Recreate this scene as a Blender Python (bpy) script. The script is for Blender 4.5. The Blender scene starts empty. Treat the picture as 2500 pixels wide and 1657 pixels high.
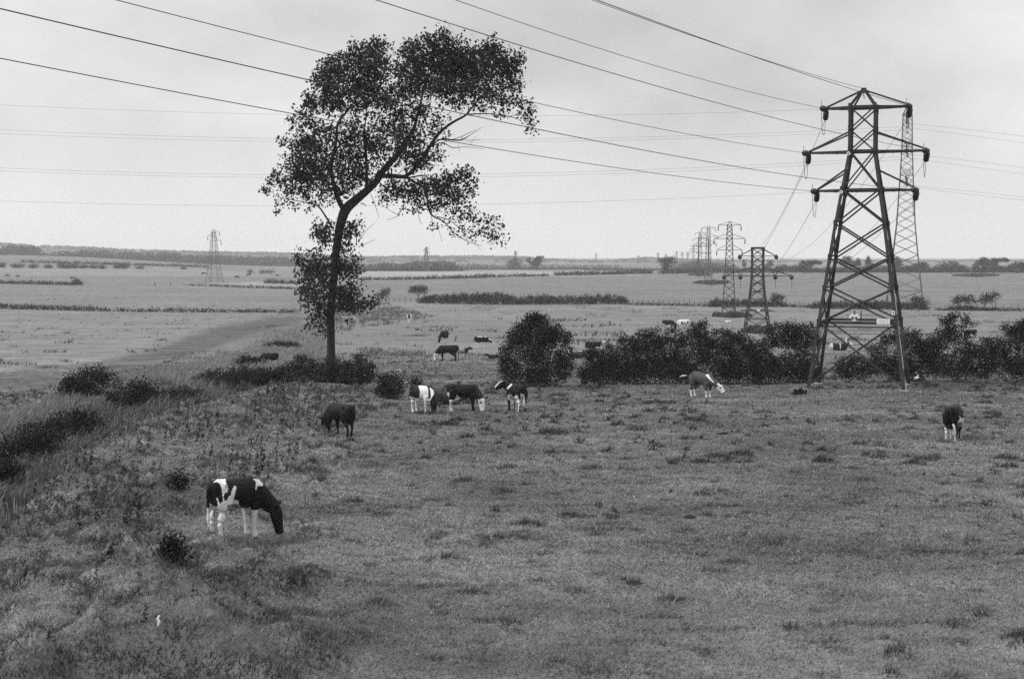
import bpy, math, random
import numpy as np
from mathutils import Vector, Matrix

random.seed(7)
RNG = np.random.default_rng(11)
SC = bpy.context.scene
COL = SC.collection

# ------------------------------------------------------------------ camera numbers
# picture units: the photograph drawn 2366 wide
K = 2500.0 / 2366.0
W, H = 2366.0, 1568.0
FOC = W * 50.0 / 36.0
CX, CY = W / 2, H / 2
HORIZ = 591.5
PITCH = math.atan((CY - HORIZ) / FOC)
CAMZ = 8.0
SP, CP = math.sin(PITCH), math.cos(PITCH)

def ray(px, py):
    a, b = px - CX, CY - py
    return np.array([a, FOC * CP + b * SP, -FOC * SP + b * CP])

def at(px, py, Y):
    d = ray(px, py)
    t = Y / d[1]
    return np.array([d[0] * t, Y, CAMZ + d[2] * t])

def project(P):
    P = np.asarray(P, float)
    x, y, z = P[..., 0], P[..., 1], P[..., 2] - CAMZ
    f = y * CP - z * SP
    u = y * SP + z * CP
    return CX + FOC * x / f, CY - FOC * u / f

# ------------------------------------------------------------------ noise
def _hash(ix, iy, s):
    n = (ix * 374761393 + iy * 668265263 + s * 974711) & 0xFFFFFFFF
    n = ((n ^ (n >> 13)) * 1274126177) & 0xFFFFFFFF
    n = n ^ (n >> 16)
    return (n & 0xFFFF) / 65535.0

def vnoise(x, y, s=0):
    x = np.asarray(x, float); y = np.asarray(y, float)
    ix = np.floor(x).astype(np.int64); iy = np.floor(y).astype(np.int64)
    fx, fy = x - ix, y - iy
    fx = fx * fx * (3 - 2 * fx); fy = fy * fy * (3 - 2 * fy)
    a = _hash(ix, iy, s); b = _hash(ix + 1, iy, s); c = _hash(ix, iy + 1, s); d = _hash(ix + 1, iy + 1, s)
    return (a + (b - a) * fx) * (1 - fy) + (c + (d - c) * fx) * fy - 0.5

def fbm(x, y, s=0, o=3):
    v = 0; amp = 1
    for k in range(o):
        v = v + amp * vnoise(x * 2 ** k, y * 2 ** k, s + 17 * k); amp *= .5
    return v

def tussocks(X, Y, cell, s, pres, r0=.14, r1=.34):
    """scattered rounded humps, one at most in each cell"""
    X = np.asarray(X, float) / cell; Y = np.asarray(Y, float) / cell
    ix = np.floor(X).astype(np.int64); iy = np.floor(Y).astype(np.int64); v = np.zeros(np.shape(X))
    for dx in (-1, 0, 1):
        for dy in (-1, 0, 1):
            a, b = ix + dx, iy + dy
            on = _hash(a, b, s) < pres
            cx = a + .1 + .8 * _hash(a, b, s + 1); cy = b + .1 + .8 * _hash(a, b, s + 2); r = r0 + (r1 - r0) * _hash(a, b, s + 3) ** 1.6
            v = np.maximum(v, np.where(on, (.45 + .55 * _hash(a, b, s + 4)) * np.exp(-((X - cx) ** 2 + (Y - cy) ** 2 * 1.3) / r ** 2), 0))
    return v

def smooth(a, b, x):
    t = np.clip((x - a) / (b - a), 0, 1)
    return t * t * (3 - 2 * t)

# ------------------------------------------------------------------ land
# photograph rows (2500 px scale) and the distance of the ground seen there
_T = [(1657, 20.2), (1470, 25.4), (1310, 32.2), (1180, 41.5), (1062, 56), (1000, 69), (951, 84), (915, 100), (880, 123),
      (850, 152), (830, 182), (808, 235), (788, 292), (771, 340), (756, 378), (742, 418), (720, 500), (700, 605), (684, 710),
      (668, 860), (660, 1050), (652, 1400), (645, 1900), (641, 2600)]
_ld, _rz = [], []
for _y, _D in _T:
    r = ray(CX, _y / K)
    _ld.append(math.log(_D)); _rz.append(r[2] / r[1] * _D)
_g = np.linspace(math.log(4), math.log(2600), 900)
_z = np.interp(_g, _ld, _rz)
_k = np.exp(-0.5 * (np.arange(-24, 25) / 9.0) ** 2); _k /= _k.sum()
_zs = np.convolve(np.pad(_z, 24, 'edge'), _k, 'valid')

def base(X, Y):
    X = np.asarray(X, float); Y = np.asarray(Y, float)
    D = np.clip(Y, 5, 2600)
    z = np.interp(np.log(D), _g, _zs)
    u = X / np.maximum(D, 1)
    z = z + 12.0 * smooth(.15, .36, -u) * smooth(700, 1500, D)
    return z + CAMZ

_YS = np.exp(np.linspace(math.log(8), math.log(2600), 1500))
def _pick(px, py, f, ys):
    g = ray(px, py); X = g[0] / g[1] * ys; Z = CAMZ + g[2] / g[1] * ys
    d = Z - f(X, ys); k = np.nonzero(d < 0)[0]
    if len(k) == 0: return float(ys[-1])
    i = int(k[0])
    if i == 0: return float(ys[0])
    t = d[i - 1] / (d[i - 1] - d[i]); return float(ys[i - 1] + (ys[i] - ys[i - 1]) * t)

def gy(px, py):
    """distance of the smooth ground on a picture point"""
    return _pick(px, py, base, _YS)

def gxy(px, py):
    Y = gy(px, py); p = at(px, py, Y)
    return p[0], p[1]

DITCH = np.array([gxy(x, y) for x, y in [(-260, 1330), (-120, 1180), (20, 1085), (130, 1020), (240, 968), (340, 935), (450, 905), (570, 888), (700, 878), (860, 880), (930, 905)]])

def seg_dist(X, Y, P):
    d = np.full(np.shape(X), 1e9)
    for (a, b) in zip(P[:-1], P[1:]):
        ab = b - a; L = ab @ ab
        t = np.clip(((X - a[0]) * ab[0] + (Y - a[1]) * ab[1]) / L, 0, 1)
        d = np.minimum(d, np.hypot(X - a[0] - t * ab[0], Y - a[1] - t * ab[1]))
    return d

def left_bank(X, Y):
    """how strongly a point lies on the rough left side of the pasture"""
    u = X / np.maximum(Y, 1)
    edge = -0.105 - .045 * smooth(60, 22, Y) + .03 * vnoise(X * .12, Y * .12, 5)
    return smooth(edge + .05, edge - .05, u) * smooth(125, 95, Y)

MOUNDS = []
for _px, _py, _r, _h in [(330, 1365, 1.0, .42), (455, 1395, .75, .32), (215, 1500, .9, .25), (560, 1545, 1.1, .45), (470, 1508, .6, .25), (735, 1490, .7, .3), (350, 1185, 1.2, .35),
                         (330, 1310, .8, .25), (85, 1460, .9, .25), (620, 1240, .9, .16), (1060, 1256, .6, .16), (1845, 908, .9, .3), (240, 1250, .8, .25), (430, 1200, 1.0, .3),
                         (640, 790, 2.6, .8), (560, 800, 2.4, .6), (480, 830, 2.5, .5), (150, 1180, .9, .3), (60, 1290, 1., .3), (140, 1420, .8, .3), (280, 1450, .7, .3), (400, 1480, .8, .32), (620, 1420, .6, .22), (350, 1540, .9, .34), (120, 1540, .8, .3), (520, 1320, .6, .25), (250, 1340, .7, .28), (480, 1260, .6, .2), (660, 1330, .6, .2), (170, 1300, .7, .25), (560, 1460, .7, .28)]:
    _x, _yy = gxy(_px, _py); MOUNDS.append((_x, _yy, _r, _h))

def humps(X, Y):
    wob = .12 * vnoise(X * 2.3, Y * 2.3, 95)
    t1 = np.maximum(tussocks(X + wob, Y + wob, 1.45, 300, .48, .16, .40), .8 * tussocks(X, Y - wob, .8, 320, .22))
    dens = smooth(-.42, .12, vnoise(X * .14, Y * .14, 54) + .4 * vnoise(X * .05, Y * .05, 55)) * .6 + .4
    t2 = np.maximum(tussocks(X + wob, Y + wob, 1.9, 340, .46, .10, .34), .9 * tussocks(X - wob, Y, .95, 360, .34, .12, .32)) * dens
    return t1, t2

TROD = [gxy(x, y) + (r,) for x, y, r in [(548, 1236, 1.5), (790, 1007, 1.2), (975, 953, 1.2), (1072, 950, 1.3), (1191, 950, 1.2), (1621, 918, 1.2), (2203, 1016, 1.2)]]
def trod(X, Y):
    """grass grazed short round the standing cattle"""
    m = np.zeros(np.shape(X))
    for x, y, r in TROD: m = np.maximum(m, np.exp(-(((X - x) ** 2 + (Y - y) ** 2) / r ** 2) ** 2))
    return m

def mound_shape(X, Y):
    m = np.zeros(np.shape(X))
    for x, y, r, h in MOUNDS:
        m = np.maximum(m, np.exp(-((X - x) ** 2 + (Y - y) ** 2) / r ** 2))
    return m

def land(X, Y):
    X = np.asarray(X, float); Y = np.asarray(Y, float)
    z = base(X, Y)
    near = smooth(180, 60, Y)
    lb = left_bank(X, Y)
    z = z + near * (.07 + .17 * lb) * fbm(X * .55, Y * .55, 1, 3)
    z = z + near * (.08 + .30 * lb) * vnoise(X * .23, Y * .23, 8)
    z = z + (1 - near) * .35 * vnoise(X * .02, Y * .02, 9) * smooth(2000, 500, Y)
    t1, t2 = humps(X, Y); c = 1 - trod(X, Y); t1, t2 = t1 * c, t2 * c
    z = z + near * (.38 * lb * t1 + .13 * (1 - lb) * t2)
    d = seg_dist(X, Y, DITCH)
    z = z - .75 * np.exp(-(d / 1.5) ** 2)
    for x, y, r, h in MOUNDS:
        q = ((X - x) ** 2 + (Y - y) ** 2) / r ** 2
        z = z + 1.25 * h * np.exp(-q) * (1 + .5 * fbm(X * 1.7, Y * 1.7, 31, 2))
    return z

def gp(px, py):
    """picture point to a point on the land"""
    Y = _pick(px, py, land, _YS[_YS > 12]); p = at(px, py, Y)
    return np.array([p[0], Y, float(land(p[0], Y))])

# ------------------------------------------------------------------ materials (a black and white photograph: greys)
def new_mat(name):
    m = bpy.data.materials.new(name); m.use_nodes = True
    nt = m.node_tree; nt.nodes.clear()
    out = nt.nodes.new('ShaderNodeOutputMaterial')
    return m, nt, out

def node(nt, t, **kw):
    n = nt.nodes.new(t)
    for k, v in kw.items(): setattr(n, k, v)
    return n

def math_node(nt, op, a, b=None):
    n = nt.nodes.new('ShaderNodeMath'); n.operation = op
    for i, v in enumerate((a, b)):
        if v is None: continue
        if isinstance(v, (int, float)): n.inputs[i].default_value = v
        else: nt.links.new(v, n.inputs[i])
    return n.outputs[0]

def noise_node(nt, vec, scale, detail=4, rough=.6):
    n = nt.nodes.new('ShaderNodeTexNoise'); n.inputs['Scale'].default_value = scale
    n.inputs['Detail'].default_value = detail; n.inputs['Roughness'].default_value = rough
    if vec is not None: nt.links.new(vec, n.inputs['Vector'])
    return n.outputs['Fac']

def remap(nt, v, a, b, c, d):
    n = nt.nodes.new('ShaderNodeMapRange'); nt.links.new(v, n.inputs[0])
    for i, q in enumerate((a, b, c, d)): n.inputs[i + 1].default_value = q
    return n.outputs[0]

def plain_mat(name, val, var=.25, scale=8, rough=.75, metal=0.0, bump=0.0, spec=.3):
    m, nt, out = new_mat(name)
    bs = node(nt, 'ShaderNodeBsdfPrincipled')
    bs.inputs['Roughness'].default_value = rough; bs.inputs['Metallic'].default_value = metal
    bs.inputs['Specular IOR Level'].default_value = spec
    tc = node(nt, 'ShaderNodeTexCoord')
    f = noise_node(nt, tc.outputs['Object'], scale, 5)
    v = remap(nt, f, .3, .7, val * (1 - var), val * (1 + var))
    nt.links.new(v, bs.inputs['Base Color'])
    if bump:
        b = node(nt, 'ShaderNodeBump'); b.inputs['Strength'].default_value = bump; b.inputs['Distance'].default_value = .03
        nt.links.new(f, b.inputs['Height']); nt.links.new(b.outputs[0], bs.inputs['Normal'])
    nt.links.new(bs.outputs[0], out.inputs[0])
    return m

def leaf_mat(name, lo, hi, trans=.3):
    """leaf or blade: grey from each face's own tone"""
    m, nt, out = new_mat(name)
    at_ = node(nt, 'ShaderNodeAttribute'); at_.attribute_name = 'tone'
    v = remap(nt, at_.outputs['Fac'], 0, 1, lo, hi)
    d = node(nt, 'ShaderNodeBsdfDiffuse'); t = node(nt, 'ShaderNodeBsdfTranslucent'); mx = node(nt, 'ShaderNodeMixShader')
    nt.links.new(v, d.inputs[0]); nt.links.new(v, t.inputs[0]); mx.inputs[0].default_value = trans
    nt.links.new(d.outputs[0], mx.inputs[1]); nt.links.new(t.outputs[0], mx.inputs[2]); nt.links.new(mx.outputs[0], out.inputs[0])
    return m

def tone_mat(name, rough=.7, scale=30, var=.12):
    """coat painted per vertex: attribute 'coat'"""
    m, nt, out = new_mat(name)
    at_ = node(nt, 'ShaderNodeAttribute'); at_.attribute_name = 'coat'
    tc = node(nt, 'ShaderNodeTexCoord')
    f = noise_node(nt, tc.outputs['Object'], scale, 3)
    g = remap(nt, f, .3, .7, 1 - var, 1 + var)
    v = math_node(nt, 'MULTIPLY', at_.outputs['Fac'], g)
    bs = node(nt, 'ShaderNodeBsdfPrincipled'); bs.inputs['Roughness'].default_value = rough; bs.inputs['Specular IOR Level'].default_value = .15
    nt.links.new(v, bs.inputs['Base Color']); nt.links.new(bs.outputs[0], out.inputs[0])
    return m

# ------------------------------------------------------------------ objects
def tag(o, label=None, cat=None, group=None, kind=None):
    if label: o['label'] = label
    if cat: o['category'] = cat
    if group: o['group'] = group
    if kind: o['kind'] = kind
    return o

def empty(name, loc, rz=0.0):
    o = bpy.data.objects.new(name, None); COL.objects.link(o)
    o.location = Vector(loc); o.rotation_euler = (0, 0, rz); o.empty_display_size = .3
    return o

def link_mesh(name, me, mat, parent=None, loc=None, rz=0.0):
    o = bpy.data.objects.new(name, me); COL.objects.link(o)
    if mat is not None: me.materials.append(mat)
    if parent is not None: o.parent = parent
    if loc is not None: o.location = Vector(loc); o.rotation_euler = (0, 0, rz)
    return o

def np_mesh(name, V, F, smooth_=False, tone=None):
    """V (n,3); F (m,k) constant k"""
    V = np.ascontiguousarray(V, np.float32); F = np.ascontiguousarray(F, np.int32)
    me = bpy.data.meshes.new(name)
    m, k = F.shape
    me.vertices.add(len(V)); me.vertices.foreach_set('co', V.ravel())
    me.loops.add(m * k); me.loops.foreach_set('vertex_index', F.ravel())
    me.polygons.add(m); me.polygons.foreach_set('loop_start', np.arange(0, m * k, k, dtype=np.int32))
    me.polygons.foreach_set('loop_total', np.full(m, k, np.int32))
    me.polygons.foreach_set('use_smooth', np.full(m, bool(smooth_)))
    if tone is not None:
        a = me.attributes.new('tone', 'FLOAT', 'FACE'); a.data.foreach_set('value', np.ascontiguousarray(tone, np.float32))
    me.update(calc_edges=True)
    return me

class MB:
    """collects bars, tubes, boxes and discs into one mesh"""
    def __init__(s): s.v = []; s.f = []
    def add(s, vs, fs):
        n = len(s.v); s.v.extend([tuple(map(float, p)) for p in vs]); s.f.extend([tuple(i + n for i in f) for f in fs])
    def box(s, c, sx, sy, sz, rz=0.0):
        cc, ss = math.cos(rz), math.sin(rz); vs = []
        for dz in (-1, 1):
            for dx, dy in ((-1, -1), (1, -1), (1, 1), (-1, 1)):
                x, y = dx * sx / 2, dy * sy / 2
                vs.append((c[0] + x * cc - y * ss, c[1] + x * ss + y * cc, c[2] + dz * sz / 2))
        s.add(vs, [(3, 2, 1, 0), (4, 5, 6, 7), (0, 1, 5, 4), (1, 2, 6, 5), (2, 3, 7, 6), (3, 0, 4, 7)])
    def frame(s, p, q):
        p, q = np.array(p, float), np.array(q, float); t = q - p; t /= np.linalg.norm(t) + 1e-9
        up = np.array([0, 0, 1.0]) if abs(t[2]) < .95 else np.array([0, 1.0, 0])
        a = np.cross(t, up); a /= np.linalg.norm(a); b = np.cross(a, t)
        return p, q, a, b
    def plate(s, p, q, a, b, w, t):
        vs = []
        for e in (p, q):
            for i, j in ((-1, -1), (1, -1), (1, 1), (-1, 1)): vs.append(e + a * i * w / 2 + b * j * t / 2)
        s.add(vs, [(3, 2, 1, 0), (4, 5, 6, 7), (0, 1, 5, 4), (1, 2, 6, 5), (2, 3, 7, 6), (3, 0, 4, 7)])
    def bar(s, p, q, w, h=None):
        p, q, a, b = s.frame(p, q); s.plate(p, q, a, b, w, h or w)
    def angle(s, p, q, w, a=None, b=None):
        """L-section steel: two thin plates at right angles"""
        p, q, a0, b0 = s.frame(p, q)
        a = a0 if a is None else np.array(a, float); b = b0 if b is None else np.array(b, float)
        th = w * .16
        s.plate(p, q, a, b, w, th)
        o = -a * (w / 2 - th / 2) + b * (w / 2 + th / 2)
        s.plate(p + o, q + o, b, a, w, th)
    def tube(s, pts, rs, n=8, cap=True):
        pts = [np.array(p, float) for p in pts]
        if isinstance(rs, (int, float)): rs = [rs] * len(pts)
        base_ = len(s.v); ref = None
        for i, p in enumerate(pts):
            t = pts[min(i + 1, len(pts) - 1)] - pts[max(i - 1, 0)]; t = t / (np.linalg.norm(t) + 1e-9)
            if ref is None:
                ref = np.array([0, 0, 1.0]) if abs(t[2]) < .9 else np.array([1.0, 0, 0])
            a = np.cross(t, ref); a /= np.linalg.norm(a) + 1e-9; b = np.cross(a, t); ref = b if abs(t @ b) < .9 else ref
            for k in range(n):
                th = 2 * math.pi * k / n
                s.v.append(tuple(p + rs[i] * (a * math.cos(th) + b * math.sin(th))))
        for i in range(len(pts) - 1):
            for k in range(n):
                k2 = (k + 1) % n
                s.f.append((base_ + i * n + k, base_ + i * n + k2, base_ + (i + 1) * n + k2, base_ + (i + 1) * n + k))
        if cap:
            s.f.append(tuple(base_ + k for k in range(n - 1, -1, -1))); e = base_ + (len(pts) - 1) * n
            s.f.append(tuple(e + k for k in range(n)))
    def blob(s, c, rx, ry, rz, nu=10, nv=7):
        base_ = len(s.v)
        for j in range(nv + 1):
            ph = math.pi * j / nv
            for i in range(nu):
                th = 2 * math.pi * i / nu
                s.v.append((c[0] + rx * math.sin(ph) * math.cos(th), c[1] + ry * math.sin(ph) * math.sin(th), c[2] + rz * math.cos(ph)))
        for j in range(nv):
            for i in range(nu):
                i2 = (i + 1) % nu
                s.f.append((base_ + j * nu + i, base_ + (j + 1) * nu + i, base_ + (j + 1) * nu + i2, base_ + j * nu + i2))
    def build(s, name, mat, parent=None, loc=None, rz=0.0, smooth_=False):
        me = bpy.data.meshes.new(name); me.from_pydata(s.v, [], s.f); me.validate()
        if smooth_:
            me.polygons.foreach_set('use_smooth', np.full(len(me.polygons), True))
        me.update()
        return link_mesh(name, me, mat, parent, loc, rz)

def copy_tree(o, parent=None):
    c = o.copy(); COL.objects.link(c)
    if parent is not None: c.parent = parent
    for ch in list(o.children): copy_tree(ch, c)
    return c

def inside(px, py, poly):
    px = np.asarray(px); py = np.asarray(py); r = np.zeros(px.shape, bool); n = len(poly)
    for i in range(n):
        x1, y1 = poly[i]; x2, y2 = poly[(i + 1) % n]
        if y1 == y2: continue
        c = ((y1 > py) != (y2 > py)) & (px < (x2 - x1) * (py - y1) / (y2 - y1) + x1)
        r ^= c
    return r

# ------------------------------------------------------------------ sky, sun, camera
SUN = Vector((-.62, -.12, .78)).normalized()
EL = math.asin(SUN.z); AZ = math.atan2(SUN.x, SUN.y)

def make_world():
    w = bpy.data.worlds.new('World'); SC.world = w; w.use_nodes = True
    nt = w.node_tree; nt.nodes.clear()
    out = node(nt, 'ShaderNodeOutputWorld'); bg = node(nt, 'ShaderNodeBackground'); bg.inputs['Strength'].default_value = .1
    sky = node(nt, 'ShaderNodeTexSky'); sky.sky_type = 'NISHITA'; sky.sun_disc = False
    sky.sun_elevation = EL; sky.sun_rotation = AZ; sky.dust_density = 3.0
    bw = node(nt, 'ShaderNodeRGBToBW'); nt.links.new(sky.outputs[0], bw.inputs[0])
    tc = node(nt, 'ShaderNodeTexCoord'); sep = node(nt, 'ShaderNodeSeparateXYZ'); nt.links.new(tc.outputs['Generated'], sep.inputs[0])
    cr = node(nt, 'ShaderNodeValToRGB'); nt.links.new(sep.outputs['Z'], cr.inputs[0])
    el = cr.color_ramp.elements
    el[0].position = 0.0; el[1].position = 1.0
    def stop(p, v):
        e = el.new(p); e.color = (v, v, v, 1)
    el[0].color = (.94, .94, .94, 1); el[1].color = (1.55, 1.55, 1.55, 1)
    stop(.04, .895); stop(.09, .83); stop(.16, .755); stop(.30, .90); stop(.6, 1.35)
    mp = node(nt, 'ShaderNodeMapping'); mp.inputs['Scale'].default_value = (1, 1, 1.7); nt.links.new(tc.outputs['Generated'], mp.inputs[0])
    n1 = noise_node(nt, mp.outputs[0], 6.5, 6, .58)
    n2 = noise_node(nt, mp.outputs[0], 2.2, 3, .5)
    amp = remap(nt, sep.outputs['Z'], .015, .10, .10, .66)
    c1 = math_node(nt, 'MULTIPLY', math_node(nt, 'SUBTRACT', n1, .5), amp)
    c2 = math_node(nt, 'MULTIPLY', math_node(nt, 'SUBTRACT', n2, .5), math_node(nt, 'MULTIPLY', amp, 1.7))
    side = math_node(nt, 'MULTIPLY', sep.outputs['X'], -.16)
    side = math_node(nt, 'MULTIPLY', side, remap(nt, sep.outputs['Z'], .0, .12, .25, 1.0))
    fac = math_node(nt, 'ADD', math_node(nt, 'ADD', math_node(nt, 'ADD', c1, c2), side), 1.0)
    v = math_node(nt, 'MULTIPLY', math_node(nt, 'MULTIPLY', cr.outputs[0], 10.0), fac)
    mx = node(nt, 'ShaderNodeMix'); mx.data_type = 'FLOAT'; mx.inputs[0].default_value = .88
    nt.links.new(bw.outputs[0], mx.inputs[2]); nt.links.new(v, mx.inputs[3])
    nt.links.new(mx.outputs[0], bg.inputs['Color']); nt.links.new(bg.outputs[0], out.inputs[0])
    s = bpy.data.lights.new('sun', 'SUN'); s.energy = 1.9; s.angle = math.radians(14); s.color = (1, 1, 1)
    o = bpy.data.objects.new('sun', s); COL.objects.link(o)
    o.rotation_euler = (-SUN).to_track_quat('-Z', 'Y').to_euler(); o.location = (-60, -10, 80)
    c = bpy.data.cameras.new('camera'); c.sensor_width = 36; c.lens = 50; c.clip_start = .1; c.clip_end = 40000
    co = bpy.data.objects.new('camera', c); COL.objects.link(co); co.location = (0, 0, CAMZ)
    co.rotation_euler = (math.pi / 2 - PITCH, 0, 0); SC.camera = co
    SC.view_settings.view_transform = 'Standard'; SC.view_settings.look = 'None'; SC.view_settings.exposure = 0; SC.view_settings.gamma = 1
    SC.render.film_transparent = False
    SC.cycles.use_denoising = False
    SC.cycles.max_bounces = 6; SC.cycles.diffuse_bounces = 3; SC.cycles.transparent_max_bounces = 4; SC.cycles.volume_bounces = 1
    SC.cycles.pixel_filter_type = 'BLACKMAN_HARRIS'; SC.cycles.filter_width = 1.5

make_world()

# ------------------------------------------------------------------ ground tone (what each field is grown with)
UP = [(-3000, 1250), (-400, 905), (0, 862), (108, 855), (237, 834), (345, 809), (431, 780), (524, 751), (618, 734), (711, 727)]
LO = [(760, 742), (711, 746), (618, 766), (524, 797), (431, 822), (345, 847), (237, 864), (108, 902), (0, 912), (-400, 985), (-3000, 1450)]
FIELDS = [
    (UP + LO, .112),                                                             # darker trodden strip curving past the poplar
    (UP[::-1] + [(-3000, 716), (560, 722)][::1], .198),        # mown field on the left
    ([(-3000, 655), (560, 668), (690, 690), (640, 704), (560, 722), (-3000, 716)], .180),
    ([(-3000, 596), (700, 640), (700, 690), (560, 668), (-3000, 655)], .180),
    ([(-3000, 560), (380, 618), (700, 632), (700, 640), (-3000, 612)], .215),
    ([(480, 655), (700, 664), (960, 662), (960, 648), (700, 650), (600, 650)], .27),
    ([(720, 700), (960, 692), (2600, 716), (4600, 730), (4600, 860), (2366, 880), (870, 900), (700, 905), (735, 830), (690, 760)], .185),
    ([(680, 700), (960, 694), (2000, 712), (4600, 730), (4600, 624), (1500, 634), (840, 648), (680, 668)], .172),
    ([(820, 648), (1500, 634), (1500, 624), (820, 626)], .29),
    ([(560, 640), (830, 634), (830, 600), (560, 600)], .20),
]
def ground_tone(X, Y):
    X = np.asarray(X, float); Y = np.asarray(Y, float)
    t = np.full(X.shape, .162) * (1 + .0 * X)
    ok = Y > 8
    px, py = project(np.stack([X, np.maximum(Y, 8), base(X, np.maximum(Y, 8))], -1))
    jx = 14 * fbm(X * .05, Y * .02, 71); jy = 5 * fbm(X * .05, Y * .02, 72)
    acc = 0
    rg = np.random.default_rng(5)
    for _ in range(5):
        s = t; ox = px + jx + rg.normal(0, 9, px.shape); oy = py + jy * .6 + rg.normal(0, 3.0, px.shape) * np.where(py > 720, 1.6, .45)
        for poly, v in FIELDS: s = np.where(inside(ox, oy, poly) & ok, v, s)
        acc = acc + s / 5
    t = acc
    t = np.where(ok & (py < 650), np.maximum(t, .17), t)
    # streaks of longer and shorter grass across the fields, worn patches in the near pasture
    t = t * (1 + .22 * fbm(X * .03, Y * .09, 41, 3) * smooth(90, 200, Y))
    t = t * (1 + .45 * fbm(X * .22, Y * .30, 42, 4) * smooth(200, 90, Y))
    lb = left_bank(X, Y)
    t = t * (1 + .06 * lb)
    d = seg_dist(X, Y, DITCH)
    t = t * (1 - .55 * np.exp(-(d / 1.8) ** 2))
    return t

def make_ground():
    nf, nb = 440, 90
    half = .43
    ang = np.concatenate([np.linspace(-half, half, nf, endpoint=False), np.linspace(half, 2 * math.pi - half, nb, endpoint=False)])
    rad = np.concatenate([[0.01], np.exp(np.linspace(math.log(4), math.log(16), 60, endpoint=False)), np.exp(np.linspace(math.log(16), math.log(110), 560, endpoint=False)), np.exp(np.linspace(math.log(110), math.log(9000), 420))])
    A, R = np.meshgrid(ang, rad)
    X = R * np.sin(A); Y = R * np.cos(A)
    Z = land(X, Y)
    V = np.stack([X, Y, Z], -1).reshape(-1, 3)
    na = len(ang); i = np.arange(len(rad) - 1)[:, None] * na; j = np.arange(na)[None, :]; j2 = (j + 1) % na
    F = np.stack([i + j, i + j2, i + na + j2, i + na + j], -1).reshape(-1, 4)
    me = np_mesh('ground', V, F[:, ::-1], True)
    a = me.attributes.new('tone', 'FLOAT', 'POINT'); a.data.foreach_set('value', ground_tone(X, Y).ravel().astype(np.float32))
    m, nt, out = new_mat('grass_ground')
    at_ = node(nt, 'ShaderNodeAttribute'); at_.attribute_name = 'tone'
    tc = node(nt, 'ShaderNodeTexCoord')
    n1 = noise_node(nt, tc.outputs['Object'], .35, 12, .72)
    n2 = noise_node(nt, tc.outputs['Object'], 3.5, 6, .7)
    mp = node(nt, 'ShaderNodeMapping'); mp.inputs['Scale'].default_value = (.05, .25, 1); mp.inputs['Rotation'].default_value = (0, 0, .2)
    nt.links.new(tc.outputs['Object'], mp.inputs[0]); n3 = noise_node(nt, mp.outputs[0], 1.0, 8, .7)
    f = math_node(nt, 'MULTIPLY', remap(nt, n1, .3, .7, .62, 1.3), remap(nt, n2, .3, .7, .7, 1.25))
    f = math_node(nt, 'MULTIPLY', f, remap(nt, n3, .3, .7, .82, 1.15))
    v = math_node(nt, 'MULTIPLY', at_.outputs['Fac'], f)
    bs = node(nt, 'ShaderNodeBsdfDiffuse'); nt.links.new(v, bs.inputs[0])
    bp = node(nt, 'ShaderNodeBump'); bp.inputs['Strength'].default_value = .6; bp.inputs['Distance'].default_value = .12
    nt.links.new(n1, bp.inputs['Height']); nt.links.new(bp.outputs[0], bs.inputs['Normal'])
    nt.links.new(bs.outputs[0], out.inputs[0])
    tag(link_mesh('ground', me, m), kind='structure')
make_ground()

# ------------------------------------------------------------------ grass, reeds, weeds: too many to count
def blades1(P, h, w, lean, ang):
    """one triangle per blade"""
    n = len(P); dx, dy = np.cos(ang), np.sin(ang)
    a = P + np.stack([dx * w / 2, dy * w / 2, np.zeros(n)], -1); b = P - np.stack([dx * w / 2, dy * w / 2, np.zeros(n)], -1)
    c = P + np.stack([lean[:, 0], lean[:, 1], h], -1)
    V = np.stack([a, b, c], 1).reshape(-1, 3); F = np.arange(3 * n).reshape(-1, 3)
    return V, F

def blades3(P, h, w, lean, ang):
    """bent blade, three triangles"""
    n = len(P); o = np.stack([np.cos(ang) * w / 2, np.sin(ang) * w / 2, np.zeros(n)], -1)
    mid = P + np.stack([lean[:, 0] * .25, lean[:, 1] * .25, h * .62], -1); tip = P + np.stack([lean[:, 0], lean[:, 1], h * (1 - .25 * np.hypot(lean[:, 0], lean[:, 1]) / np.maximum(h, .01))], -1)
    V = np.stack([P + o, P - o, mid + o * .8, mid - o * .8, tip], 1).reshape(-1, 3)
    F = np.array([[0, 1, 2], [1, 3, 2], [2, 3, 4]])[None] + 5 * np.arange(n)[:, None, None]
    return V, F.reshape(-1, 3)

GRASS = leaf_mat('grass_blades', .03, .40, .25)
REED = leaf_mat('reed_blades', .02, .34, .25)

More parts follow.
